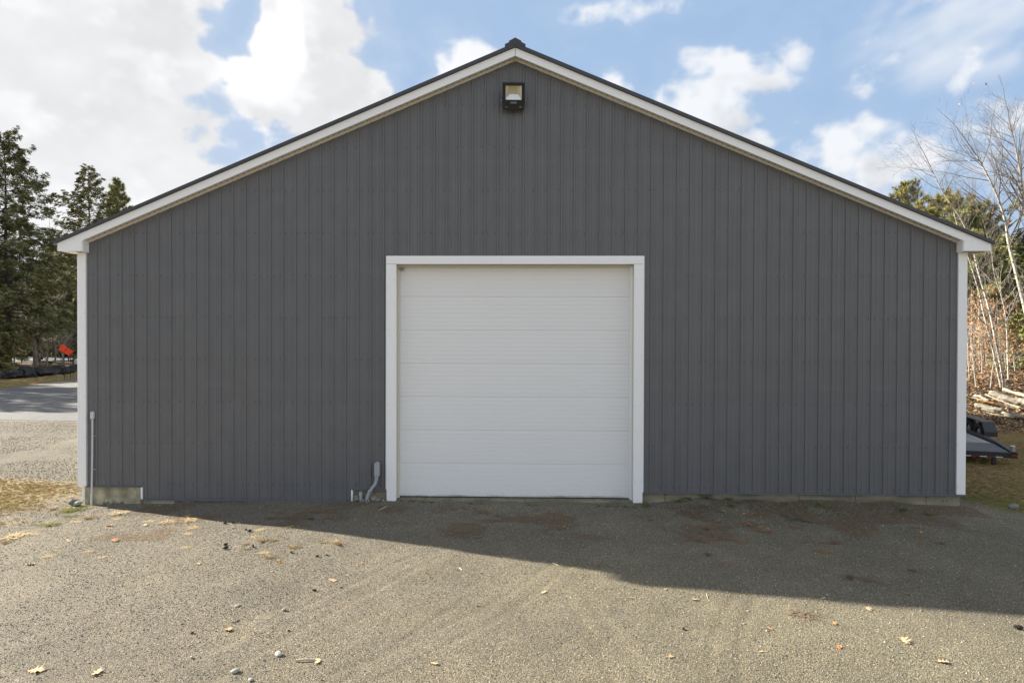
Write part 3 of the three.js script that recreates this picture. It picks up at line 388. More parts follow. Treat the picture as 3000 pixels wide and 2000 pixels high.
{
  const r = rng(91), L = [], F = [];
  for (let k = 0; k < 90000; k++) { const x = -16 + r() * 8.8, z = -3.6 + r() * 6.8, w = grassLeft(x, z); if (r() > w * w * w * 0.8) continue; const c = STRAW(r), s = 0.025 + r() * 0.035; (r() < 0.45 ? L : F).push([x, H(x, z) + micro(x, z), z, 0, r() * 6.28, 0, s * 1.4, s * 0.8, s * 1.4, ...c]); }
  inst('dry_grass', bladeGeo(7, 5, 0.5, 0.8), white(), L, scene, 'short dry straw-coloured grass left of the building');
  inst('straw_litter', flatGeo(9, 6), white(), F, scene, 'flattened straw and leaf scraps over the left gravel edge');
  const A = [], B = [];
  for (let k = 0; k < 60000; k++) { const x = 7.9 + r() * 11.5, z = -12 + r() * 13.2; if (r() > lawnRight(x, z) * (1 - leafBank(x, z) * 0.8)) continue; const green = fbm(x * 0.7, 3, z * 0.7 + 4, 2) + 0.5 * step(-2.5, 0.3, z) - 0.1; const c = r() < 0.3 + green ? [0.22 + 0.08 * r(), 0.21 + 0.07 * r(), 0.07] : [0.36 + 0.14 * r(), 0.26 + 0.1 * r(), 0.13], s = 0.03 + r() * 0.04; A.push([x, H(x, z) + micro(x, z), z, 0, r() * 6.28, 0, s * 1.3, s * 0.75, s * 1.3, ...c]); }
  inst('lawn_grass', bladeGeo(7, 8, 0.5, 0.8), white(), A, scene, 'short brown and green lawn grass right of the building');
  for (let k = 0; k < 9000; k++) { const x = -33 + r() * 8, z = -46 + r() * 32; if (verge(x, z) < 0.5) continue; const c = STRAW(r), s = 0.08 + r() * 0.12; B.push([x, H(x, z), z, 0, r() * 6.28, 0, s * 1.6, s * 0.8, s * 1.6, ...c]); }
  { const N = [], F2 = []; for (let k = 0; k < 44000; k++) { const x = -6.6 + r() * 14.6, z = 0.02 + r() * 2.2, w = step(0.05, 0.45, fbm(x * 1.3 + 4, 7, z * 1.9, 3) + 0.5 * step(1.5, 0.1, z) * step(2.2, 3.2, x) - 0.1 * step(2, 0, Math.abs(x))); if (r() > w) continue; const s = 0.03 + r() * 0.035, c = r(); N.push([x, H(x, z) + micro(x, z), z, 0, r() * 6.28, 0, s, s * 0.6, s, 0.14 + 0.16 * c, 0.095 + 0.11 * c, 0.055 + 0.065 * c]); } inst('needle_litter', flatGeo(7, 16), white(), N, scene, 'brown pine needles drifted along the foot of the wall');
    for (let k = 0; k < 3600; k++) { const x = 8.2 + r() * 11, z = -11 + r() * 12; if (lawnRight(x, z) < 0.7) continue; const s = 0.05 + r() * 0.06, c = r(); F2.push([x, H(x, z) + 0.03, z, (r() - 0.5), r() * 6.28, (r() - 0.5), s, s, s * 1.3, 0.22 + 0.3 * c, 0.14 + 0.2 * c, 0.08 + 0.12 * c]); } inst('lawn_leaves', flatGeo(3, 17), white(), F2, scene, 'brown leaf scraps scattered over the shaded lawn'); }
  inst('verge_grass', bladeGeo(7, 9, 0.5, 0.8), white(), B, scene, 'tan grass verge between the asphalt lot and the dark boulders');
}
// leaf shapes
function oakLeaf(seed, curl) {
  const r = rng(seed), s = new THREE.Shape(), lob = [[0.0, -0.5], [0.05, -0.34], [0.2, -0.3], [0.1, -0.16], [0.34, -0.08], [0.13, 0.04], [0.38, 0.2], [0.14, 0.24], [0.2, 0.4], [0.06, 0.4], [0, 0.52]].map(([x, y]) => [x * (0.85 + r() * 0.35), y + (r() - 0.5) * 0.04]);
  s.moveTo(lob[0][0], lob[0][1]); for (const [x, y] of lob.slice(1)) s.lineTo(x, y); for (const [x, y] of lob.slice(0, -1).reverse()) s.lineTo(-x * (0.85 + r() * 0.3), y);
  const g = new THREE.ShapeGeometry(s); g.rotateX(-Math.PI / 2); const p = g.attributes.position; for (let i = 0; i < p.count; i++) { const x = p.getX(i), z = p.getZ(i); p.setY(i, curl * (x * x * 1.6 + z * z * 0.7) + curl * 0.3 * noise3(x * 5, seed, z * 5)); } g.computeVertexNormals(); g.computeBoundingBox(); g.translate(0, -g.boundingBox.min.y, 0); return g;
}
const LEAVES = [0.1, 0.16, 0.28, 0.4, 0.22].map((c, i) => oakLeaf(40 + i, c));
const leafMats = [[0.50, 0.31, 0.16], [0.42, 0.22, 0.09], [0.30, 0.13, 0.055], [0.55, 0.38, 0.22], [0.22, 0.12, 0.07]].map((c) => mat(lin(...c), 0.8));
{
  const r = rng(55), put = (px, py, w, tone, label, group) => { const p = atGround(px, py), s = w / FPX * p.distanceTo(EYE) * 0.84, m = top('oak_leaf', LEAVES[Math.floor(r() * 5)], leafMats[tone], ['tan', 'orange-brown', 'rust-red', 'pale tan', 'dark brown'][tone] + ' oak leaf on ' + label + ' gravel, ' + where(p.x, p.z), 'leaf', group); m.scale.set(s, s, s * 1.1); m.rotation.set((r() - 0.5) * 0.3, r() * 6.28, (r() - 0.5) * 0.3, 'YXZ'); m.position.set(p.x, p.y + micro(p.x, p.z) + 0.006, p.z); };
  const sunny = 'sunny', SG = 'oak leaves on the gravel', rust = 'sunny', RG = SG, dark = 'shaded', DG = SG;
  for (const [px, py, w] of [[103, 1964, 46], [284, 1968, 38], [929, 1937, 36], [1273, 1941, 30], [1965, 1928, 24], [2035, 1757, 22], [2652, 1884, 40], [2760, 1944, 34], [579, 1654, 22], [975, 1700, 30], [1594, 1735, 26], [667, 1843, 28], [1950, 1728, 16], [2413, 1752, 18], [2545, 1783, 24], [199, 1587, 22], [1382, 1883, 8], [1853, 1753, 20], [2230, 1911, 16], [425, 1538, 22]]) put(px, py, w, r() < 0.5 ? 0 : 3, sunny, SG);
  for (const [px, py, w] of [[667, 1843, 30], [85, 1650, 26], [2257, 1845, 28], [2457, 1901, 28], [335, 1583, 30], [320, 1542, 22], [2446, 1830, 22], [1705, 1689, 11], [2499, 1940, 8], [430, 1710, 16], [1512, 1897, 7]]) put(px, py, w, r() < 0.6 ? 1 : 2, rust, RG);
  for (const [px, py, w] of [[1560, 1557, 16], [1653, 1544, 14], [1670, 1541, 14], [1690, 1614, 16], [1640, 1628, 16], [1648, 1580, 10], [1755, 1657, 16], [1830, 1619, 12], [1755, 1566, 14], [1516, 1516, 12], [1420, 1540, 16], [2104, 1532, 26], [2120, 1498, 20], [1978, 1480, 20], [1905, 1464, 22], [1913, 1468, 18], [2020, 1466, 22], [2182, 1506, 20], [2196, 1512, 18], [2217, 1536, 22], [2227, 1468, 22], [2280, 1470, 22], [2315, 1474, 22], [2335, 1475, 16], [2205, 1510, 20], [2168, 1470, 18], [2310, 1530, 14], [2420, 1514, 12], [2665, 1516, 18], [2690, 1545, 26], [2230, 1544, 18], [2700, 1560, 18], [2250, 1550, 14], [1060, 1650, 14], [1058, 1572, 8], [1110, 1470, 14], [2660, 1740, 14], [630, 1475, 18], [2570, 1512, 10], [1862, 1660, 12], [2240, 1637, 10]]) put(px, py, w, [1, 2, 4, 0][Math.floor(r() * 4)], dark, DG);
}
// pine cones (dark specks) on the gravel
{
  const g = (() => { const L = []; for (let k = 0; k < 40; k++) { const t = k / 40, a = k * 2.4, q = new THREE.ConeGeometry(0.16 * Math.sin(Math.PI * (0.12 + 0.8 * t)), 0.3, 4); q.rotateX(1.2); q.rotateY(a); q.translate(Math.sin(a) * 0.2 * Math.sin(Math.PI * (0.1 + 0.8 * t)), t - 0.5, Math.cos(a) * 0.2 * Math.sin(Math.PI * (0.1 + 0.8 * t))); L.push(q); } const h = join(L); h.rotateZ(Math.PI / 2); h.translate(0, 0.28, 0); return h; })(), m = mat(lin(0.045, 0.035, 0.028), 0.9), r = rng(8);
  for (const [px, py, w] of [[660, 1598, 16], [661, 1610, 18], [720, 1551, 12], [731, 1556, 15], [659, 1532, 12], [681, 1531, 12], [740, 1605, 14], [853, 1620, 12], [921, 1729, 14], [929, 1632, 12], [958, 1628, 10], [845, 1847, 9], [1000, 1721, 10], [562, 1851, 12], [1398, 1774, 8], [2984, 1845, 24], [2002, 1846, 14]]) { const p = atGround(px, py), s = w / FPX * p.distanceTo(EYE) * 0.8, o = top('pine_cone', g, m, 'small dark pine cone lying on the gravel', 'pine cone', 'pine cones on the gravel'); o.scale.setScalar(s); o.rotation.y = r() * 6.28; o.position.set(p.x, p.y + micro(p.x, p.z), p.z); }
}
// tufts: dry and green clumps one can count
{
  const dry = bladeGeo(46, 61, 0.55, 0.9), flat = flatGeo(60, 62), r = rng(63);
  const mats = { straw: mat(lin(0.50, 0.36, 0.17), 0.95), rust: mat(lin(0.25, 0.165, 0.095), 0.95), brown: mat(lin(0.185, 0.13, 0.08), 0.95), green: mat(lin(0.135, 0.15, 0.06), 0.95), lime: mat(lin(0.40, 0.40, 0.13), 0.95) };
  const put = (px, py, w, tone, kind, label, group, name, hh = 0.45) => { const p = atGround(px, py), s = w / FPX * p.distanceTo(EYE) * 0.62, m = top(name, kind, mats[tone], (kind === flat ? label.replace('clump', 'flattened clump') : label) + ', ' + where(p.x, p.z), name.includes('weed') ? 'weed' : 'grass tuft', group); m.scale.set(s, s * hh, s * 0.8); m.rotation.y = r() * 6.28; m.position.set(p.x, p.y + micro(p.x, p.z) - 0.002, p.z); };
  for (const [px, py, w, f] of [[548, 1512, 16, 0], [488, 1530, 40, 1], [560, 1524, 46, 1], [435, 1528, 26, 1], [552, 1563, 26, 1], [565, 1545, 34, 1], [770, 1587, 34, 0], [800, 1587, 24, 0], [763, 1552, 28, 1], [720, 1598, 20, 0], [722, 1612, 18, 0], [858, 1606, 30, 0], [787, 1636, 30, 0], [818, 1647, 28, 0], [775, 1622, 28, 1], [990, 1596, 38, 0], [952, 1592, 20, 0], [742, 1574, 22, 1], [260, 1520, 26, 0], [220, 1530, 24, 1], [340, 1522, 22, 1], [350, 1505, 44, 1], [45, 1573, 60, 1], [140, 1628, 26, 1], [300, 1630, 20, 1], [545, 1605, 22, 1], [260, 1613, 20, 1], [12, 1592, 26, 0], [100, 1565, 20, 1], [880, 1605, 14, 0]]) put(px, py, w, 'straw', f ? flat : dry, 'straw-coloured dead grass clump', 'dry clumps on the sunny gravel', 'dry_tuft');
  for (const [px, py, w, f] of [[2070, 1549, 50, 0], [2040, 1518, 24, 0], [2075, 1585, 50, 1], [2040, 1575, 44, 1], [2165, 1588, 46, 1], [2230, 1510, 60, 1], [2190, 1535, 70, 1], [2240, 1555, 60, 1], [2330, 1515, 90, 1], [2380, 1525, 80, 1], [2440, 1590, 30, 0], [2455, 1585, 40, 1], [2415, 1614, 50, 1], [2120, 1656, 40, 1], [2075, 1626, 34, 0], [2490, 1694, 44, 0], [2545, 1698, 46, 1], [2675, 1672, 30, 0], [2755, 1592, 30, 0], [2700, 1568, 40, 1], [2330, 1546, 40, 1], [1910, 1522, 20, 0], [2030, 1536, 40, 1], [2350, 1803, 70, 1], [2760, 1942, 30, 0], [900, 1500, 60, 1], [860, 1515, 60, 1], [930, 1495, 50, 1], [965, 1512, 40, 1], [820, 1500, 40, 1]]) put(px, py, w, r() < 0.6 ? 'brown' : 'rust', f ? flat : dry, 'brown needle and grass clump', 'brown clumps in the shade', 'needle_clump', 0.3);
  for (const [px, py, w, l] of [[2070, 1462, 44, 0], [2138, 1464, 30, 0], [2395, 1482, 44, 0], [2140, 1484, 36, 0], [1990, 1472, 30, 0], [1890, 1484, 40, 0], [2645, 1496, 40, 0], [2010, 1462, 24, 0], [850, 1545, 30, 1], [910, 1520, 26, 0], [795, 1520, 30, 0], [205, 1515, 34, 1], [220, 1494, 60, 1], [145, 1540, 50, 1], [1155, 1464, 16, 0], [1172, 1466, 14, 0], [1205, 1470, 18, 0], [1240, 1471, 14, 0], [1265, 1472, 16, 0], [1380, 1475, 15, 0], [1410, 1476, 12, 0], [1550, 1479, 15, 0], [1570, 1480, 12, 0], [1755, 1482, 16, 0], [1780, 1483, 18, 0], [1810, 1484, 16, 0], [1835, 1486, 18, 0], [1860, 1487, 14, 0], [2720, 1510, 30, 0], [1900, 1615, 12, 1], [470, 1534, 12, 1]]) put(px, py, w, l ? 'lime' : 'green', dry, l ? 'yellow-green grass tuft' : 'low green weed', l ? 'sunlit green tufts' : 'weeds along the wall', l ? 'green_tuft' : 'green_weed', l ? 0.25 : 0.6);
  const tw = [[[2563, 1861], [2619, 1888], 0.004], [[1342, 1664], [1354, 1671], 0.006], [[1616, 1650], [1636, 1658], 0.006], [[1110, 1496], [1136, 1483], 0.008], [[866, 1936], [921, 1934], 0.01], [[2070, 1740], [2074, 1755], 0.004], [[676, 1818], [692, 1811], 0.008]];
  for (const [a, b, rad] of tw) { const p = atGround(...a), q = atGround(...b), m = p.clone().add(q).multiplyScalar(0.5); m.y += 0.012; p.y += 0.006; q.y += 0.006; top('twig', tube([p.toArray(), m.toArray(), q.toArray()], rad, 8, 6), mat(lin(0.50, 0.42, 0.30), 0.9), 'short pale twig lying on the gravel', 'twig', 'twigs on the gravel'); }
}

// ------------------------------------------------------------------ trees
class Wood { // collects tapered tubes
  constructor() { this.p = []; this.n = []; this.u = []; this.i = []; }
  path(pts, radii, sides = 4) {
    const base = this.p.length / 3, T = new THREE.Vector3(), A = new THREE.Vector3(), B = new THREE.Vector3(); let v = 0;
    for (let k = 0; k < pts.length; k++) {
      T.subVectors(pts[Math.min(k + 1, pts.length - 1)], pts[Math.max(k - 1, 0)]).normalize(); A.set(Math.abs(T.y) > 0.9 ? 1 : 0, Math.abs(T.y) > 0.9 ? 0 : 1, 0).cross(T).normalize(); B.crossVectors(T, A);
      if (k) v += pts[k].distanceTo(pts[k - 1]);
      for (let s = 0; s <= sides; s++) { const a = s / sides * 6.2832, c = Math.cos(a), d = Math.sin(a), x = A.x * c + B.x * d, y = A.y * c + B.y * d, z = A.z * c + B.z * d; this.p.push(pts[k].x + x * radii[k], pts[k].y + y * radii[k], pts[k].z + z * radii[k]); this.n.push(x, y, z); this.u.push(s / sides, v * 0.8); if (k && s < sides) { const o = base + (k - 1) * (sides + 1) + s, q = o + sides + 1; this.i.push(o, o + 1, q, o + 1, q + 1, q); } }
    }
  }
  geo() { const g = new THREE.BufferGeometry(); g.setAttribute('position', new THREE.Float32BufferAttribute(this.p, 3)); g.setAttribute('normal', new THREE.Float32BufferAttribute(this.n, 3)); g.setAttribute('uv', new THREE.Float32BufferAttribute(this.u, 2)); g.setIndex(this.i); return g; }
}
const barkDark = mat(lin(1, 1, 1), 0.95, { map: texture(64, 256, (i, j) => { const v = 66 + noise3(i / 4, j / 26, 3) * 26 + fine() * 14; return [v, v * 0.92, v * 0.84]; }) });
const barkGrey = mat(lin(1, 1, 1), 0.95, { map: texture(64, 256, (i, j) => { const v = 132 + noise3(i / 6, j / 20, 7) * 30 + fine() * 16; return [v, v * 0.96, v * 0.88]; }) });
const barkBirch = mat(lin(1, 1, 1), 0.85, { map: texture(128, 1024, (i, j) => { const band = noise3(i / 26, j / 3.2, 4), patch = noise3(i / 24, j / 60, 8); let v = 174 + noise3(i / 8, j / 20, 2) * 24; if (band > 0.55) v -= 95 * (band - 0.55) / 0.45 + 30; if (patch > 0.62) v -= 110; return [v, v * 0.965, v * 0.9]; }) });
const twigMat = mat(lin(0.12, 0.105, 0.09), 0.95), twigPale = mat(lin(0.36, 0.33, 0.29), 0.95);

const sprayGeo = (seed, n, wide, droop) => { const r = rng(seed), pos = []; for (let k = 0; k < n; k++) { const t = k / n, sgn = k % 2 ? 1 : -1, a = sgn * (0.35 + 0.75 * r()), x0 = 0, z0 = t * 0.7, l = (0.55 - t * 0.25) * (0.8 + r() * 0.4), dx = Math.sin(a), dz = Math.cos(a), y0 = -droop * z0 * z0, y1 = y0 - droop * 0.5 * l + (r() - 0.5) * 0.12; const mx = x0 + dx * l * 0.5, mz = z0 + dz * l * 0.5; pos.push(x0, y0, z0, mx + dz * wide, (y0 + y1) / 2 + 0.02, mz - dx * wide, x0 + dx * l, y1, z0 + dz * l, x0, y0, z0, x0 + dx * l, y1, z0 + dz * l, mx - dz * wide, (y0 + y1) / 2 - 0.02, mz + dx * wide); } const g = new THREE.BufferGeometry(); g.setAttribute('position', new THREE.Float32BufferAttribute(pos, 3)); g.computeVertexNormals(); return g; };
const HEMLOCK = sprayGeo(1, 11, 0.075, 0.5), PINE = (() => { const r = rng(2), pos = []; for (let k = 0; k < 22; k++) { const a = r() * 6.28, e = r() * 1.9 - 0.35, d = new THREE.Vector3(Math.cos(a) * Math.cos(e), Math.sin(e), Math.sin(a) * Math.cos(e)), s = new THREE.Vector3(-Math.sin(a), 0, Math.cos(a)).multiplyScalar(0.06); pos.push(-s.x, 0, -s.z, s.x, 0, s.z, d.x * (0.6 + r() * 0.4), d.y * 0.8, d.z * (0.6 + r() * 0.4)); } const g = new THREE.BufferGeometry(); g.setAttribute('position', new THREE.Float32BufferAttribute(pos, 3)); g.computeVertexNormals(); return g; })();
const needleMat = white(0.9, {});
function conifer(o) { // o: at, h, spread, first (lowest branch share), seed, tint, kind, count
  const r = rng(o.seed), t = thing(o.name, o.label, 'tree', o.group); t.position.copy(o.at);
  const W = new Wood(), B = new Wood(), L = [], pts = [], rad = []; const r0 = o.r || o.h * 0.012, lx = (r() - 0.5) * o.h * 0.03, lz = (r() - 0.5) * o.h * 0.03;
  const stem = (s) => new THREE.Vector3(lx * s * s + 0.06 * Math.sin(s * 9 + o.seed), s * o.h, lz * s * s);
  for (let k = 0; k <= 14; k++) { pts.push(stem(k / 14).setY(k ? stem(k / 14).y : -0.4)); rad.push(r0 * (1 - 0.93 * k / 14) * (k ? 1 : 1.35)); } W.path(pts, rad, 8);
  const n = Math.round((o.count || 130) * 1.25), prof = o.profile || ((s) => Math.pow(1 - s, 0.75) * (0.85 + 0.3 * Math.min(1, s * 6)));
  for (let k = 0; k < n; k++) {
    const s = o.first + (1 - o.first) * Math.pow((k + r()) / n, 0.92), p0 = stem(Math.min(s, 0.995)), az = k * 2.4 + r() * 1.2, len = Math.max(0.25, o.spread * prof(s) * (0.55 + 0.7 * r()) * (r() < 0.07 ? 1.3 : 1)), rise = mix(o.low ?? -0.1, 0.75, s * s) + (r() - 0.5) * 0.3, N = Math.max(3, Math.ceil(len / 0.5)), bp = [], br = [];
    for (let q = 0; q <= N; q++) { const f = q / N, x = len * f, y = len * (rise * f - (o.droop ?? 0.42) * f * f * (1 - s * 0.6)) + (f > 0.7 ? (f - 0.7) * len * 0.25 : 0); bp.push(new THREE.Vector3(p0.x + Math.cos(az) * x + Math.sin(q * 1.3 + k) * 0.05, p0.y + y, p0.z + Math.sin(az) * x)); br.push(mix(0.012 + len * 0.007, 0.004, f)); }
    B.path(bp, br, 3);
    const m = Math.ceil(len * (o.dense || 15) * 1.75);
    for (let q = 0; q < m; q++) { const f = 0.16 + 0.84 * Math.sqrt(r()), fi = Math.min(N - 1e-3, f * N), b = Math.floor(fi), p = bp[b].clone().lerp(bp[b + 1], fi - b), side = (r() - 0.5) * 2, wid = 0.42 * len * (1.08 - f) * side, sz = (o.size || 0.35) * (0.65 + 0.7 * r()); p.x += -Math.sin(az) * wid; p.z += Math.cos(az) * wid; p.y += -Math.abs(wid) * 0.22 + (r() - 0.5) * (0.16 + 0.1 * len); const c = o.tint, v = 0.62 + 0.75 * r() + (r() < 0.1 ? 0.5 : 0); L.push([p.x, p.y, p.z, (r() - 0.35) * 1.1, Math.PI / 2 - az + side * 0.8 + (r() - 0.5) * 0.9, (r() - 0.5) * 1.2, sz, sz, sz, c[0] * v * (1 + 0.3 * r()), c[1] * v, c[2] * v]); }
  }
  part('trunk', W.geo(), o.bark || barkDark, t); part('branches', B.geo(), twigMat, t);
  inst('crown', o.kind || HEMLOCK, needleMat, L, t); return t;
}
function dupTree(src, x, z, turn, s, label, group) { const c = src.clone(); c.name = numbered(src.name.replace(/_\d+$/, '')); c.userData = { ...src.userData, label, group }; c.position.set(x, H(x, z), z); c.rotation.y = turn; c.scale.setScalar(s); scene.add(c); return c; }

function grow(W, p, d, len, rad, level, r, opt, tips) { // a bare limb and its twigs
  const n = level > 1 ? 6 : level ? 5 : 3, pts = [p.clone()], rr = [rad], dir = d.clone().normalize(), up = opt.up ?? 0.05;
  for (let k = 1; k <= n; k++) { dir.x += (r() - 0.5) * opt.wander; dir.y += (r() - 0.5) * opt.wander + up; dir.z += (r() - 0.5) * opt.wander; dir.normalize(); pts.push(pts[k - 1].clone().addScaledVector(dir, len / n)); rr.push(rad * (1 - 0.8 * k / n)); }
  W.path(pts, rr, level > 1 ? 5 : 3);
  if (!level) { if (tips) tips.push(pts[n]); return; }
  const kids = opt.kids[level] || 4;
  for (let k = 0; k < kids; k++) { const f = 0.22 + 0.78 * (k + r()) / kids, i = Math.min(n - 1, Math.floor(f * n)), q = pts[i].clone().lerp(pts[i + 1], f * n - i), a = new THREE.Vector3(r() - 0.5, r() - 0.5, r() - 0.5).cross(dir).normalize(), e = pts[i + 1].clone().sub(pts[i]).normalize(); e.multiplyScalar(Math.cos(0.8)).addScaledVector(a, Math.sin(0.8) * (0.7 + 0.6 * r())); grow(W, q, e, len * (1 - f * 0.55) * (0.42 + 0.25 * r()), Math.max(0.0035, rr[i] * 0.55), level - 1, r, opt, tips); }
}
function bareTree(o) { // o: trunk (points), r0, r1, limbs, seed
  const r = rng(o.seed), t = thing(o.name, o.label, 'tree', o.group), base = o.trunk[0].clone(); t.position.copy(base);
  const W = new Wood(), T = new Wood(), tips = []; const curve = new THREE.CatmullRomCurve3(o.trunk.map((p) => p.clone().sub(base))), n = 26, pts = [], rad = [];
  for (let k = 0; k <= n; k++) { const q = curve.getPoint(k / n); if (!k) q.y -= 0.3; pts.push(q); rad.push(mix(o.r0, o.r1, Math.pow(k / n, 0.9)) * (k === 0 ? 1.25 : 1)); } T.path(pts, rad, 9);
  for (let k = 0; k < o.limbs; k++) { const f = mix(o.from, 0.99, (k + r()) / o.limbs), q = curve.getPoint(f), tan = curve.getTangent(f), a = new THREE.Vector3(r() - 0.5, (r() - 0.5) * 0.3, r() - 0.5).cross(tan).normalize(); const e = tan.clone().multiplyScalar(0.75).addScaledVector(a, 0.9); grow(W, q, e, o.len * (1.15 - 0.55 * f) * (0.6 + 0.7 * r()), Math.max(0.006, mix(o.r0, o.r1, f) * 0.5), o.level ?? 2, r, { wander: 0.34, up: 0.06, kids: [0, 5, 6, 5] }, tips); }
  grow(W, pts[n], curve.getTangent(1), o.len * 0.6, o.r1, o.level ?? 2, r, { wander: 0.3, up: 0.05, kids: [0, 4, 5, 5] }, tips);
  part('trunk', T.geo(), o.bark, t); part('branches', W.geo(), o.twig || twigMat, t);
  if (o.leaves) { const L = []; for (let k = 0; k < o.leaves; k++) { const p = tips[Math.floor(r() * tips.length)], s = 0.06 + r() * 0.05; L.push([p.x + (r() - 0.5) * 0.06, p.y - 0.03, p.z + (r() - 0.5) * 0.06, r() * 6, r() * 6, r() * 6, s, s, s * 1.3, 0.34 + 0.12 * r(), 0.17 + 0.06 * r(), 0.07]); } inst('leaves', LEAVES[2], white(), L, t); }
  return t;
}
const G = (px, depth) => { const p = atDepth(px, 1100, depth); p.y = H(p.x, p.z); return p; };
const topH = (px, py, depth, base) => atDepth(px, py, depth).y - base.y;

// left: hemlocks and pines beyond the lot
const DARK = [0.13, 0.15, 0.055], OLIVE = [0.16, 0.175, 0.06], LIGHT = [0.19, 0.225, 0.075], GOLD = [0.25, 0.26, 0.09];
let b;
b = G(22, 50); const h1 = conifer({ name: 'hemlock_tree', label: 'tall dark hemlock with ragged layered branches at the roadside, tallest beyond the asphalt lot', at: b, h: topH(20, 392, 50, b), spread: 4.9, first: 0.2, seed: 101, tint: DARK, count: 180, low: -0.05, dense: 12.5, profile: (s) => Math.pow(1 - s, 0.52) * (0.85 + 0.25 * Math.min(1, s * 5)) });
b = G(258, 60); conifer({ name: 'hemlock_tree', label: 'broad olive-green hemlock with a blunt top rising behind the left eave', at: b, h: topH(258, 488, 60, b), spread: 4.1, first: 0.1, seed: 102, tint: OLIVE, count: 180, dense: 13, profile: (s) => Math.pow(1 - s, 0.6) * (0.85 + 0.3 * Math.min(1, s * 5)) });
b = G(350, 66); conifer({ name: 'pine_tree', label: 'light green narrow pine top showing just above the left roof edge', at: b, h: topH(352, 532, 66, b), spread: 2.7, first: 0.2, seed: 103, tint: [0.23, 0.27, 0.095], kind: PINE, size: 0.4, count: 110, dense: 10, profile: (s) => Math.pow(1 - s, 0.55) * 1.0, droop: 0.15, low: 0.15 });
b = G(178, 72); conifer({ name: 'hemlock_tree', label: 'mid-green hemlock filling the gap beside the white corner trim, behind the road', at: b, h: topH(178, 690, 72, b), spread: 5.2, first: 0.06, seed: 104, tint: OLIVE, count: 150, dense: 15 });
b = G(60, 78); conifer({ name: 'hemlock_tree', label: 'dark hemlock across the road, behind the tallest one', at: b, h: topH(60, 640, 78, b), spread: 5.5, first: 0.05, seed: 105, tint: DARK, count: 150, dense: 14 });
b = G(120, 62); conifer({ name: 'hemlock_tree', label: 'short dark hemlock with low drooping boughs beside the leaning trunks', at: b, h: topH(120, 800, 62, b), spread: 3.6, first: 0.28, seed: 107, tint: DARK, count: 80, dense: 15 });
b = G(-30, 47); conifer({ name: 'hemlock_sapling', label: 'bushy young hemlock at the foot of the tallest one', at: b, h: 5.2, spread: 2.2, first: 0.04, seed: 106, tint: OLIVE, count: 70, dense: 16 });
{ // trees outside the frame whose shadows stripe the lot
  const L = 'tall hemlock in the row along the outer edge of the asphalt lot', g = 'hemlocks along the lot edge';
  for (const [x, z, t, s] of [[-43, -24, 1, 0.7], [-50, -31, 2.2, 1.05], [-40, -14.5, 5.2, 0.55], [-61, -37, 4, 1], [-52, -16.5, 0.4, 0.8], [-47, -40, 5, 0.9], [-66, -29, 2.6, 1.0]]) dupTree(h1, x, z, t, s, L, g);
}
const P = (px, py, d) => atDepth(px, py, d);
// leaning bare trunks by the road
{ const b0 = G(104, 54), d = 54; bareTree({ name: 'bare_tree', label: 'forked grey bare trunk leaning left by the roadside', trunk: [b0, P(101, 1030, d), P(88, 960, d), P(76, 900, d), P(72, 830, d)], r0: 0.2, r1: 0.06, limbs: 12, from: 0.35, len: 2.6, seed: 201, bark: barkGrey, twig: twigPale }); 
  bareTree({ name: 'bare_tree', label: 'slender dark bare trunk leaning right by the roadside', trunk: [G(108, 54.6), P(110, 1010, d + .6), P(118, 950, d + .6), P(126, 890, d + .6), P(134, 800, d + .6)], r0: 0.12, r1: 0.03, limbs: 12, from: 0.35, len: 2.6, seed: 202, bark: barkDark, twig: twigPale }); 
  const S = 'thin bare grey sapling', g = 'bare roadside saplings'; const r = rng(66);
  for (const [px, dep, top_] of [[10, 52, 930], [40, 53, 900], [62, 56, 860], [135, 53, 960], [160, 56, 880], [185, 52, 1000], [200, 58, 860], [215, 64, 780], [150, 66, 700], [138, 64, 650], [170, 78, 760], [100, 80, 800], [30, 82, 850], [225, 80, 820], [190, 86, 900], [130, 88, 900], [60, 90, 900]]) { const q = G(px, dep); bareTree({ name: 'bare_sapling', label: (top_ < 830 ? 'tall ' : top_ < 910 ? 'mid-height ' : 'short ') + S + (dep < 60 ? ', before the road' : ', across the road'), group: g, trunk: [q, P(px + (r() - 0.5) * 6, mix(1080, top_, 0.35), dep), P(px + (r() - 0.5) * 16, mix(1080, top_, 0.7), dep), P(px + (r() - 0.5) * 30, top_, dep)], r0: 0.045 + r() * 0.03, r1: 0.015, limbs: 14, from: 0.12, len: 2.2, seed: 210 + px, bark: barkGrey, twig: twigPale, level: 2 }); }
}
{ // the far side of the road: woods that read as one mass
  const r = rng(301), L = [], W = new Wood();
  for (let k = 0; k < 42000; k++) { const dep = 76 + r() * 40, px = -120 + r() * 620, p = G(px, dep), hh = Math.pow(r(), 1.25) * (9 + 6 * noise3(px / 60, 1, dep / 9)); p.y += Math.max(0.1, hh); const s = 0.6 + r() * 0.7, v = 0.6 + r() * 0.7, br = r() < 0.35; L.push([p.x, p.y, p.z, (r() - 0.5), r() * 6.28, (r() - 0.5), s, s, s, (br ? 0.15 : 0.11) * v, (br ? 0.12 : 0.12) * v, (br ? 0.08 : 0.045) * v]); }
  inst('far_woods', HEMLOCK, needleMat, L, scene, 'dark tangled woodland across the road');
  for (let k = 0; k < 420; k++) { const p = G(-100 + r() * 560, 74 + r() * 22), d = new THREE.Vector3((r() - 0.5) * 0.6, 1, (r() - 0.5) * 0.6); grow(W, p, d, 2 + r() * 3.5, 0.03, 1, r, { wander: 0.4, up: 0.03, kids: [0, 6] }); }
  const m = part('far_brush', W.geo(), twigPale, scene); tag(m, 'grey leafless brush along the far side of the road', null, null, 'stuff');
}
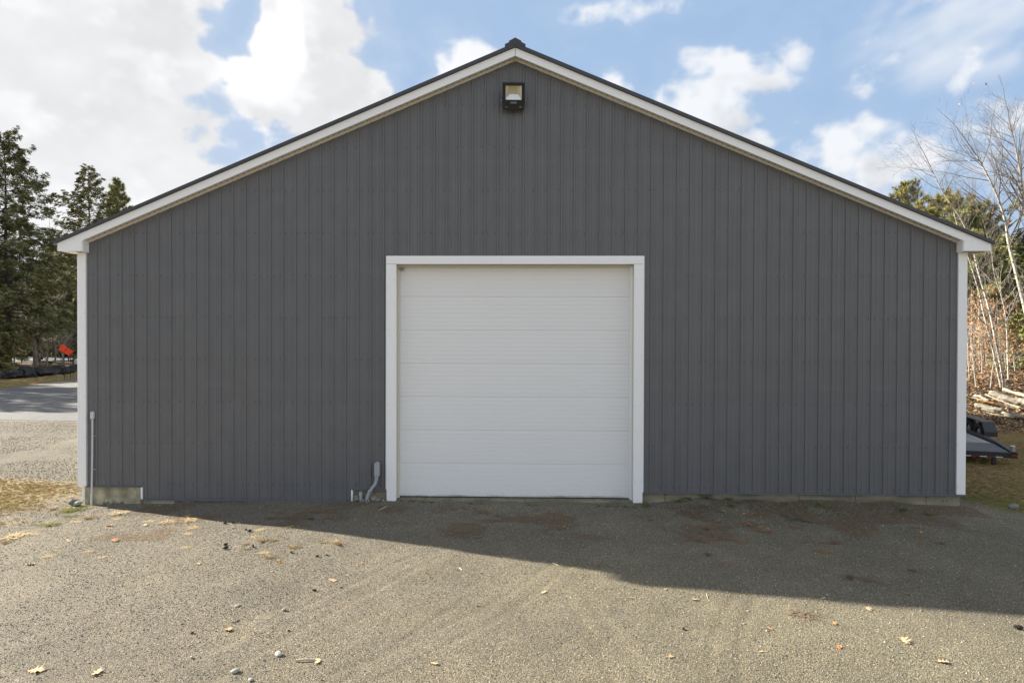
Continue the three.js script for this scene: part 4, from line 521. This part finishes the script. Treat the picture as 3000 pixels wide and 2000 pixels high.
// boulders, sign and tank beyond the lot
{
  const d = [0.06, 0.058, 0.058], L = 'dark weathered boulder in the row along the lot edge', g = 'dark boulders along the lot edge'; let k = 80;
  for (const [px, py, w, h] of [[48, 1106, 60, 18], [86, 1104, 46, 26], [122, 1100, 46, 22], [150, 1099, 34, 20], [185, 1096, 40, 20], [212, 1088, 30, 14]]) { const p = atGround(px, py), q = p.distanceTo(EYE) / FPX; { const m = stone('boulder', p.x, p.z, w * q * 0.62, h * q * 0.62, w * q * 0.4, d, k * 0.3, L, 'boulder', g, ++k, 0.45); m.geometry = toCreasedNormals(stoneGeo(k, 3, 1.0), 0.5); }; }
  const s = thing('roadside_sign', 'tilted orange mesh sign standing beside the road', 'sign'); const c = P(191.5, 1025.5, 45); s.position.set(c.x, H(c.x, c.z), c.z); const hgt = c.y - s.position.y;
  const cv = document.createElement('canvas'); cv.width = 256; cv.height = 128; const q = cv.getContext('2d'), r = rng(14); q.fillStyle = '#ff4a1c'; q.fillRect(0, 0, 256, 128); q.fillStyle = 'rgba(120,20,10,0.75)'; q.fillRect(116, 0, 10, 128); for (let i = 0; i < 22; i++) { q.fillStyle = 'rgba(90,24,14,' + (0.25 + 0.4 * r()) + ')'; q.fillRect(14 + r() * 210, 20 + Math.floor(r() * 3) * 34 + r() * 6, 10 + r() * 26, 4 + r() * 5); }
  const t = new THREE.CanvasTexture(cv); t.colorSpace = THREE.SRGBColorSpace;
  const panel = part('panel', new THREE.BoxGeometry(0.8, 0.4, 0.012), mat(lin(1, 1, 1), 0.7, { map: t }), s); panel.position.y = hgt; panel.rotation.set(0, 0.25, -0.6, 'YXZ');
  for (const [x, l] of [[-0.12, hgt - 0.1], [0.28, hgt - 0.2]]) { const g2 = new THREE.CylinderGeometry(0.018, 0.018, l + 0.2, 8); g2.translate(x, (l - 0.2) / 2, -0.03); part('leg', g2, M.black, s); }
}
{
  const p = atGround(233.5, 1084), t = thing('propane_tank', 'upright white propane tank half hidden behind the left corner trim', 'tank'); t.position.copy(p); const u = 50 / 2000, R = 15.5 * p.distanceTo(EYE) * 0.8 / FPX, hh = 37 * p.distanceTo(EYE) * 0.8 / FPX;
  const body = new THREE.LatheGeometry([[0, 0.05], [R * 0.7, 0.05], [R, 0.16], [R, hh * 0.8], [R * 0.92, hh * 0.9], [R * 0.6, hh * 0.98], [0, hh]].map((q) => new THREE.Vector2(...q)), 28); part('tank_shell', body, mat(lin(0.78, 0.79, 0.80), 0.4), t);
  const col = new THREE.CylinderGeometry(R * 0.38, R * 0.38, hh * 0.24, 20, 1, true); col.translate(0, hh * 1.06, 0); part('valve_collar', col, mat(lin(0.75, 0.76, 0.78), 0.5, { side: THREE.DoubleSide }), t);
  const dome = new THREE.SphereGeometry(R * 0.38, 16, 8, 0, 6.3, 0, 1.57); dome.scale(1, 0.4, 1); dome.translate(0, hh * 1.17, 0); part('valve_cover', dome, mat(lin(0.8, 0.8, 0.8), 0.4), t);
  part('base_ring', new THREE.CylinderGeometry(R * 0.75, R * 0.8, 0.12, 20), M.steel, t);
}

// right: birches, saplings and evergreens on the bank
{
  const d = 27.5, foot = (px, py) => atGround(px, py);
  const f1 = foot(2946, 1139), d1 = f1.clone().sub(EYE).dot(VIEW);
  bareTree({ name: 'birch_tree', label: 'white birch with a straight thick trunk leaning left, the larger of the twin birches', trunk: [f1, P(2936, 1080, d1), P(2917, 990, d1), P(2898, 900, d1), P(2866, 790, d1), P(2850, 720, d1), P(2819, 646, d1), P(2762, 560, d1), P(2728, 490, d1)], r0: 0.06, r1: 0.016, limbs: 26, from: 0.42, len: 3.0, seed: 401, bark: barkBirch, twig: twigMat, leaves: 10 });
  bareTree({ name: 'birch_tree', label: 'thinner white birch growing close against the larger twin', trunk: [foot(2936, 1139), P(2922, 1080, d1), P(2905, 1000, d1), P(2885, 925, d1), P(2868, 850, d1), P(2842, 765, d1), P(2815, 690, d1), P(2795, 620, d1)], r0: 0.045, r1: 0.014, limbs: 20, from: 0.36, len: 2.6, seed: 402, bark: barkBirch, twig: twigMat, leaves: 6 });
  bareTree({ name: 'birch_tree', label: 'slim crooked white birch right of the twin birches', trunk: [foot(2956, 1118), P(2953, 1040, d1 + 1), P(2952, 985, d1 + 1), P(2945, 910, d1 + 1), P(2930, 850, d1 + 1), P(2917, 815, d1 + 1), P(2905, 740, d1 + 1)], r0: 0.034, r1: 0.012, limbs: 14, from: 0.4, len: 2.2, seed: 403, bark: barkBirch, twig: twigPale });
  const da = 28; bareTree({ name: 'birch_tree', label: 'large spreading bare birch with a leaning trunk right of the roof eave', trunk: [G(3040, da), P(3022, 980, da), P(3000, 885, da), P(2975, 785, da), P(2955, 705, da), P(2946, 646, da), P(2921, 570, da), P(2882, 490, da), P(2862, 455, da)], r0: 0.095, r1: 0.022, limbs: 30, from: 0.45, len: 4.2, seed: 404, bark: barkBirch, twig: twigMat, leaves: 22 });
  const de = 30; bareTree({ name: 'bare_tree', label: 'tall grey bare tree reaching highest at the wood edge', trunk: [G(3060, de), P(3040, 900, de), P(3015, 700, de), P(3000, 580, de), P(2992, 515, de), P(2974, 420, de), P(2958, 350, de)], r0: 0.1, r1: 0.016, limbs: 34, from: 0.4, len: 3.3, seed: 405, bark: barkGrey, twig: twigMat, leaves: 14 });
  const r = rng(77), S = 'beech sapling with curled tan leaves', g = 'beech saplings on the bank';
  for (const [px, dep, top_] of [[2842, 28, 900], [2853, 30, 880], [2862, 27, 960], [2872, 31, 870], [2880, 29, 900], [2892, 33, 850], [2903, 27, 1000], [2910, 34, 870], [2922, 30, 930], [2935, 33, 880], [2948, 31, 980], [2965, 34, 900], [2975, 30, 1030], [2990, 32, 960], [2830, 32, 860], [2845, 36, 840], [2868, 37, 850], [2925, 38, 860], [2955, 38, 850], [2985, 37, 880], [3010, 33, 920], [2812, 30, 900]]) {
    const b0 = G(px, dep), t = thing('beech_sapling', (top_ < 900 ? 'tall ' : top_ < 955 ? 'mid-height ' : 'short ') + S + (dep < 30.5 ? ', just behind the log heap' : ', deeper in the wood'), 'sapling', g), W = new Wood(), tips = []; t.position.copy(b0); const hgt = Math.max(1.2, topH(px, top_, dep, b0)), pts = [], rad = [], sx = (r() - 0.6) * 0.5, sz = (r() - 0.5) * 0.4; for (let k = 0; k <= 8; k++) { pts.push(new THREE.Vector3(sx * k / 8 + (r() - 0.5) * 0.03, k ? hgt * k / 8 : -0.2, sz * k / 8)); rad.push(mix(0.026, 0.006, k / 8)); }
    W.path(pts, rad, 5); const T = W.geo(), B = new Wood(); for (let k = 0; k < 22; k++) { const f = 0.12 + 0.86 * r(), i = Math.min(7, Math.floor(f * 8)), q = pts[i].clone().lerp(pts[i + 1], f * 8 - i), a = r() * 6.28; grow(B, q, new THREE.Vector3(Math.cos(a), 0.45, Math.sin(a)), 0.35 + 0.6 * (1 - f) + r() * 0.4, 0.006, 1, r, { wander: 0.4, up: 0.02, kids: [0, 5] }, tips); }
    part('stem', T, twigPale, t); part('branches', B.geo(), twigPale, t);
    const L = []; for (let k = 0; k < 240; k++) { const p = tips[Math.floor(r() * tips.length)], s = 0.06 + r() * 0.05, c = r(); L.push([p.x + (r() - 0.5) * 0.2, p.y + (r() - 0.5) * 0.2, p.z + (r() - 0.5) * 0.2, r() * 6, r() * 6, r() * 6, s * 0.8, s, s * 1.4, 0.20 + 0.22 * c, 0.10 + 0.14 * c, 0.045 + 0.075 * c]); } inst('leaves', LEAVES[1], white(), L, t);
  }
  const ev = (px, py, dep, spread, seed, tint, label, name, extra = {}) => { const q = G(px, dep); return conifer({ name, label, at: q, h: topH(px, py, dep, q), spread, first: 0.15, seed, tint, count: 120, dense: 15, ...extra }); };
  ev(2648, 540, 46, 2.6, 501, GOLD, 'small olive pine top peeping over the right roof slope', 'pine_tree', { kind: PINE, size: 0.36, profile: (s) => Math.pow(1 - s, 0.5), droop: 0.1, low: 0.3, dense: 5 });
  ev(2762, 588, 44, 3.2, 502, GOLD, 'yellow-green sunlit pine crown behind the right eave', 'pine_tree', { kind: PINE, size: 0.36, dense: 8, profile: (s) => Math.pow(1 - s, 0.4), droop: 0.1, low: 0.3 });
  ev(2850, 612, 42, 3.0, 503, [0.22, 0.25, 0.09], 'rounded green pine crown beside the yellow-green one', 'pine_tree', { kind: PINE, size: 0.36, dense: 8, profile: (s) => Math.pow(1 - s, 0.45), droop: 0.1, low: 0.3 });
  ev(2945, 700, 40, 3.2, 504, LIGHT, 'dark green hemlock standing behind the birches', 'hemlock_tree', { count: 100 });
  ev(3040, 640, 43, 3.4, 505, OLIVE, 'broad green hemlock at the far end of the bank', 'hemlock_tree', {});
  ev(2994, 920, 31.5, 1.3, 506, LIGHT, 'small bright green hemlock bush right of the slim birch', 'hemlock_sapling', { count: 60, first: 0.05, size: 0.24, dense: 26 });
  ev(2840, 690, 38, 2.2, 507, LIGHT, 'leafy light green pine just past the right corner trim', 'pine_tree', { kind: PINE, size: 0.34, profile: (s) => Math.pow(1 - s, 0.5), droop: 0.1, low: 0.3, dense: 10, first: 0.35 });
  // leaf litter on the bank
  const L = []; for (let k = 0; k < 46000; k++) { const x = 10 + r() * 17, z = -26 + r() * 17.6; if (r() > leafBank(x, z)) continue; const s = 0.07 + r() * 0.07, c = r(); L.push([x, H(x, z) + 0.01 + r() * 0.05, z, (r() - 0.5) * 1.4, r() * 6.28, (r() - 0.5) * 1.4, s, s, s * 1.3, 0.13 + 0.34 * c * c, 0.075 + 0.22 * c * c, 0.035 + 0.12 * c * c]); }
  inst('leaf_litter', LEAVES[1], white(), L, scene, 'tan fallen leaves covering the wooded bank');
  const FL = [], W2 = new Wood(); for (let k = 0; k < 14000; k++) { const px = 2780 + r() * 330, dep = 39 + r() * 14, p = G(px, dep); p.y += Math.pow(r(), 1.3) * 3.6; const s = 0.09 + r() * 0.08, c = r(); FL.push([p.x, p.y, p.z, r() * 6, r() * 6, r() * 6, s, s, s * 1.4, 0.15 + 0.17 * c, 0.09 + 0.11 * c, 0.045 + 0.06 * c]); } inst('far_brush_leaves', LEAVES[1], white(), FL, scene, 'brown-leaved undergrowth deep in the wood on the bank');
  for (let k = 0; k < 200; k++) { const p = G(2780 + r() * 330, 38 + r() * 14); grow(W2, p, new THREE.Vector3((r() - 0.5) * 0.5, 1, (r() - 0.5) * 0.5), 2 + r() * 3, 0.02, 1, r, { wander: 0.35, up: 0.03, kids: [0, 6] }); } tag(part('wood_brush', W2.geo(), twigPale, scene), 'bare grey brush deep in the wood on the bank', null, null, 'stuff');
}

// ------------------------------------------------------------------ logs, boards and pipe on the bank
{
  const grain = texture(128, 512, (i, j) => { const v = 178 + noise3(i / 3, j / 60, 2) * 46 + noise3(i / 14, j / 30, 6) * 30 + fine() * 12; return [v, v * 0.96, v * 0.87]; });
  const grey = mat(lin(0.44, 0.43, 0.41), 0.9, { map: grain }), pale = mat(lin(0.6, 0.59, 0.56), 0.9, { map: grain }), orange = mat(lin(0.75, 0.42, 0.16), 0.9, { map: grain });
  const log = (a, b, wpx, m, label, name = 'log', flat = 1, lift = 0) => { const p = atGround(...a), q = atGround(...b), R = wpx / FPX * p.distanceTo(EYE) * 0.33; const W = new Wood(), pts = [], rad = []; const n = 14; for (let k = 0; k <= n; k++) { const t = k / n, v = p.clone().lerp(q, t); v.y = mix(p.y, q.y, t) + R * 0.75 * flat + lift + noise3(t * 5, a[0], 1) * R * 0.3; v.x += noise3(t * 4, a[1], 3) * R * 0.4; pts.push(v); rad.push((k === 0 || k === n ? 0.001 : 1) * R * (1 + 0.22 * noise3(t * 7, a[0], 7)) * mix(1, 0.85, t)); } pts[0] = pts[1].clone(); pts[n] = pts[n - 1].clone().lerp(pts[n], 0.05); W.path(pts, rad, 11); const g = W.geo(), P2 = g.attributes.position; for (let i = 0; i < P2.count; i++) { const x = P2.getX(i), y = P2.getY(i), z = P2.getZ(i); const e = noise3(x * 9, y * 9, z * 9) * R * 0.22; P2.setXYZ(i, x + e, y + e, z); } g.computeVertexNormals(); return top(name, g, m, label, 'log', 'logs heaped on the bank'); };
  log([2851, 1160], [2902, 1178], 11, mat(lin(0.8, 0.8, 0.8), 0.85, { map: barkBirch.map }), 'short white birch log at the back of the heap');
  log([2886, 1160], [3030, 1196], 27, grey, 'thick weathered grey log, largest in the heap');
  log([2849, 1192], [2948, 1212], 22, grey, 'weathered grey log with a split face in front of the thick one');
  log([2858, 1184], [2920, 1194], 10, orange, 'split orange-brown log half lying on a grey log', 'log', 1, 0.12);
  log([2880, 1166], [2995, 1214], 6, grey, 'long thin grey pole laid across the heap', 'log', 1, 0.16);
  log([2864, 1205], [2948, 1222], 6, pale, 'bleached white board edge along the front of the heap');
  log([2936, 1155], [3020, 1184], 11, pale, 'bleached white log on top of the thick grey log', 'log', 1, 0.18);
  log([2930, 1216], [3040, 1238], 20, grey, 'grey mossy log at the right end of the heap');
  log([2968, 1196], [2994, 1204], 6, pale, 'stub of pale broken branch by the long pole', 'log', 1, 0.1);
  { const rr = rng(88); for (let k = 0; k < 14; k++) { const x0 = 2842 + rr() * 140, y0 = 1150 + rr() * 70, l = 20 + rr() * 60; log([x0, y0], [x0 + l, y0 + l * (0.12 + 0.3 * rr())], 2.2 + rr() * 3, rr() < 0.5 ? grey : pale, 'thin grey broken branch lying in the log heap', 'branch', 1, 0.05 + rr() * 0.12); } }
  const a = atGround(2826, 1196), c = atGround(2949, 1241), R = 0.062, dir = c.clone().sub(a), len = dir.length(); const t = thing('rusty_pipe', 'rusty mauve-brown steel pipe lying in front of the log heap', 'pipe'); t.position.copy(a).lerp(c, 0.5); t.position.y += R + 0.02; t.lookAt(c.clone().setY(c.y + R + 0.02));
  const s = new THREE.Shape(); s.absarc(0, 0, R, 0, 6.2832); const hole = new THREE.Path(); hole.absarc(0, 0, R * 0.86, 0, 6.2832); s.holes.push(hole); const g = new THREE.ExtrudeGeometry(s, { depth: len, bevelEnabled: false, curveSegments: 24 }); g.translate(0, 0, -len / 2);
  part('pipe_wall', g, mat(lin(0.24, 0.165, 0.15), 0.8), t);
}

// ------------------------------------------------------------------ flat-bed trailer
{
  const t = thing('flatbed_trailer', 'low black flatbed trailer with steel dovetail parked past the right corner', 'trailer'), p = atDepth(2984, 1323, 15.7); t.position.set(p.x, H(p.x, p.z), p.z); t.rotation.y = -0.28; // +z is the rear, -x the left side
  const blk = mat(lin(0.016, 0.017, 0.02), 0.5), plate = mat(lin(0.05, 0.052, 0.06), 0.55, { bumpMap: paintBump, bumpScale: 0.002 }), wood = [0.30, 0.24, 0.27].map((v) => mat(lin(v, v * 0.95, v * 0.86), 0.9)), red = mat(lin(0.20, 0.01, 0.012), 0.4), refl = mat(lin(0.6, 0.6, 0.57), 0.4), W = 2.15;
  part('rear_beam', rbox(-W, 0, 0.2, 0.33, -0.09, 0, 0.01), blk, t);
  for (const x of [-0.06, -W + 0.06]) part('tail_light', rbox(x - 0.08, x + 0.03, 0.232, 0.292, 0.001, 0.02, 0.008), red, t);
  for (let k = 0; k < 5; k++) part('reflective_tape', box(-0.44 - k * 0.16, -0.295 - k * 0.16, 0.205, 0.228, 0.001, 0.004), k % 2 ? red : refl, t);
  const dov = new THREE.BoxGeometry(W - 0.32, 0.02, 0.98); dov.rotateX(0.06); dov.translate(-W / 2, 0.352, -0.55); part('dovetail_plate', dov, plate, t);
  const deckY = 0.385; for (let k = 0; k < 10; k++) { const x0 = -W + 0.17 + k * 0.182; part('deck_plank', rbox(x0, x0 + 0.174, deckY - 0.05, deckY - (k % 3) * 0.002, -4.9, -1.03, 0.005), wood[k % 3], t); }
  part('deck_edge', box(-W + 0.16, -0.16, deckY - 0.08, deckY + 0.005, -1.03, -0.99), blk, t);
  for (const s of [0, 1]) { const x = s ? -W + 0.08 : -0.08; const sh = prism([[0.0, 0.26], [1.0, 0.3], [4.9, 0.3], [4.9, 0.45], [1.05, 0.45], [0.0, 0.35]], -0.05, 0.05); sh.rotateY(Math.PI / 2); sh.translate(x, 0, 0); part('side_rail', sh, blk, t); }
  const fend = (x0, x1) => prism([[2.05, 0.42], [2.05, 0.54], [2.3, 0.78], [3.9, 0.78], [4.15, 0.54], [4.15, 0.42], [4.1, 0.42], [4.1, 0.52], [3.88, 0.75], [2.32, 0.75], [2.1, 0.52], [2.1, 0.42]], x0, x1).rotateY(Math.PI / 2);
  part('fender', fend(-0.02, 0.26), mat(lin(0.022, 0.023, 0.026), 0.45), t); part('fender', fend(-W - 0.26, -W + 0.02), mat(lin(0.022, 0.023, 0.026), 0.45), t);
  for (const z of [-2.75, -3.55]) for (const x of [0.12, -W - 0.12]) { const w = new THREE.TorusGeometry(0.26, 0.1, 10, 24); w.rotateY(Math.PI / 2); w.translate(x, 0.36, z); const tyre = part('tyre', w, M.rubber, t); const rim = new THREE.CylinderGeometry(0.2, 0.2, 0.12, 18); rim.rotateZ(Math.PI / 2); rim.translate(x, 0.36, z); part('rim', rim, M.steel, tyre); }
  part('tongue', join([box(-W / 2 - 0.06, -W / 2 + 0.06, 0.34, 0.46, -6.4, -4.9)]), blk, t);
  for (const x of [-0.5, -W + 0.5]) part('frame_rail', box(x - 0.04, x + 0.04, 0.2, 0.33, -4.9, -1.0), blk, t);
  part('jack_leg', box(-W / 2 + 0.08, -W / 2 + 0.16, 0.0, 0.5, -6.2, -6.1), M.steel, t); part('support_leg', box(-0.5, -0.42, 0.0, 0.21, -0.08, -0.01), blk, t); part('support_leg', box(-W + 0.42, -W + 0.5, 0.0, 0.21, -0.08, -0.01), blk, t);
  const cap = new THREE.CylinderGeometry(0.048, 0.048, 0.14, 18); cap.translate(-0.09, 0.40, -0.05); const c = part('corner_stake', cap, mat(lin(0.3, 0.3, 0.3), 0.5), t); const cc = new THREE.CylinderGeometry(0.049, 0.049, 0.014, 18); cc.translate(-0.09, 0.477, -0.05); part('cap', cc, mat(lin(0.7, 0.7, 0.7), 0.4), c);
}

scene.traverse((o) => { if (o.isMesh) { o.castShadow = true; o.receiveShadow = true; } });
renderer.render(scene, camera);
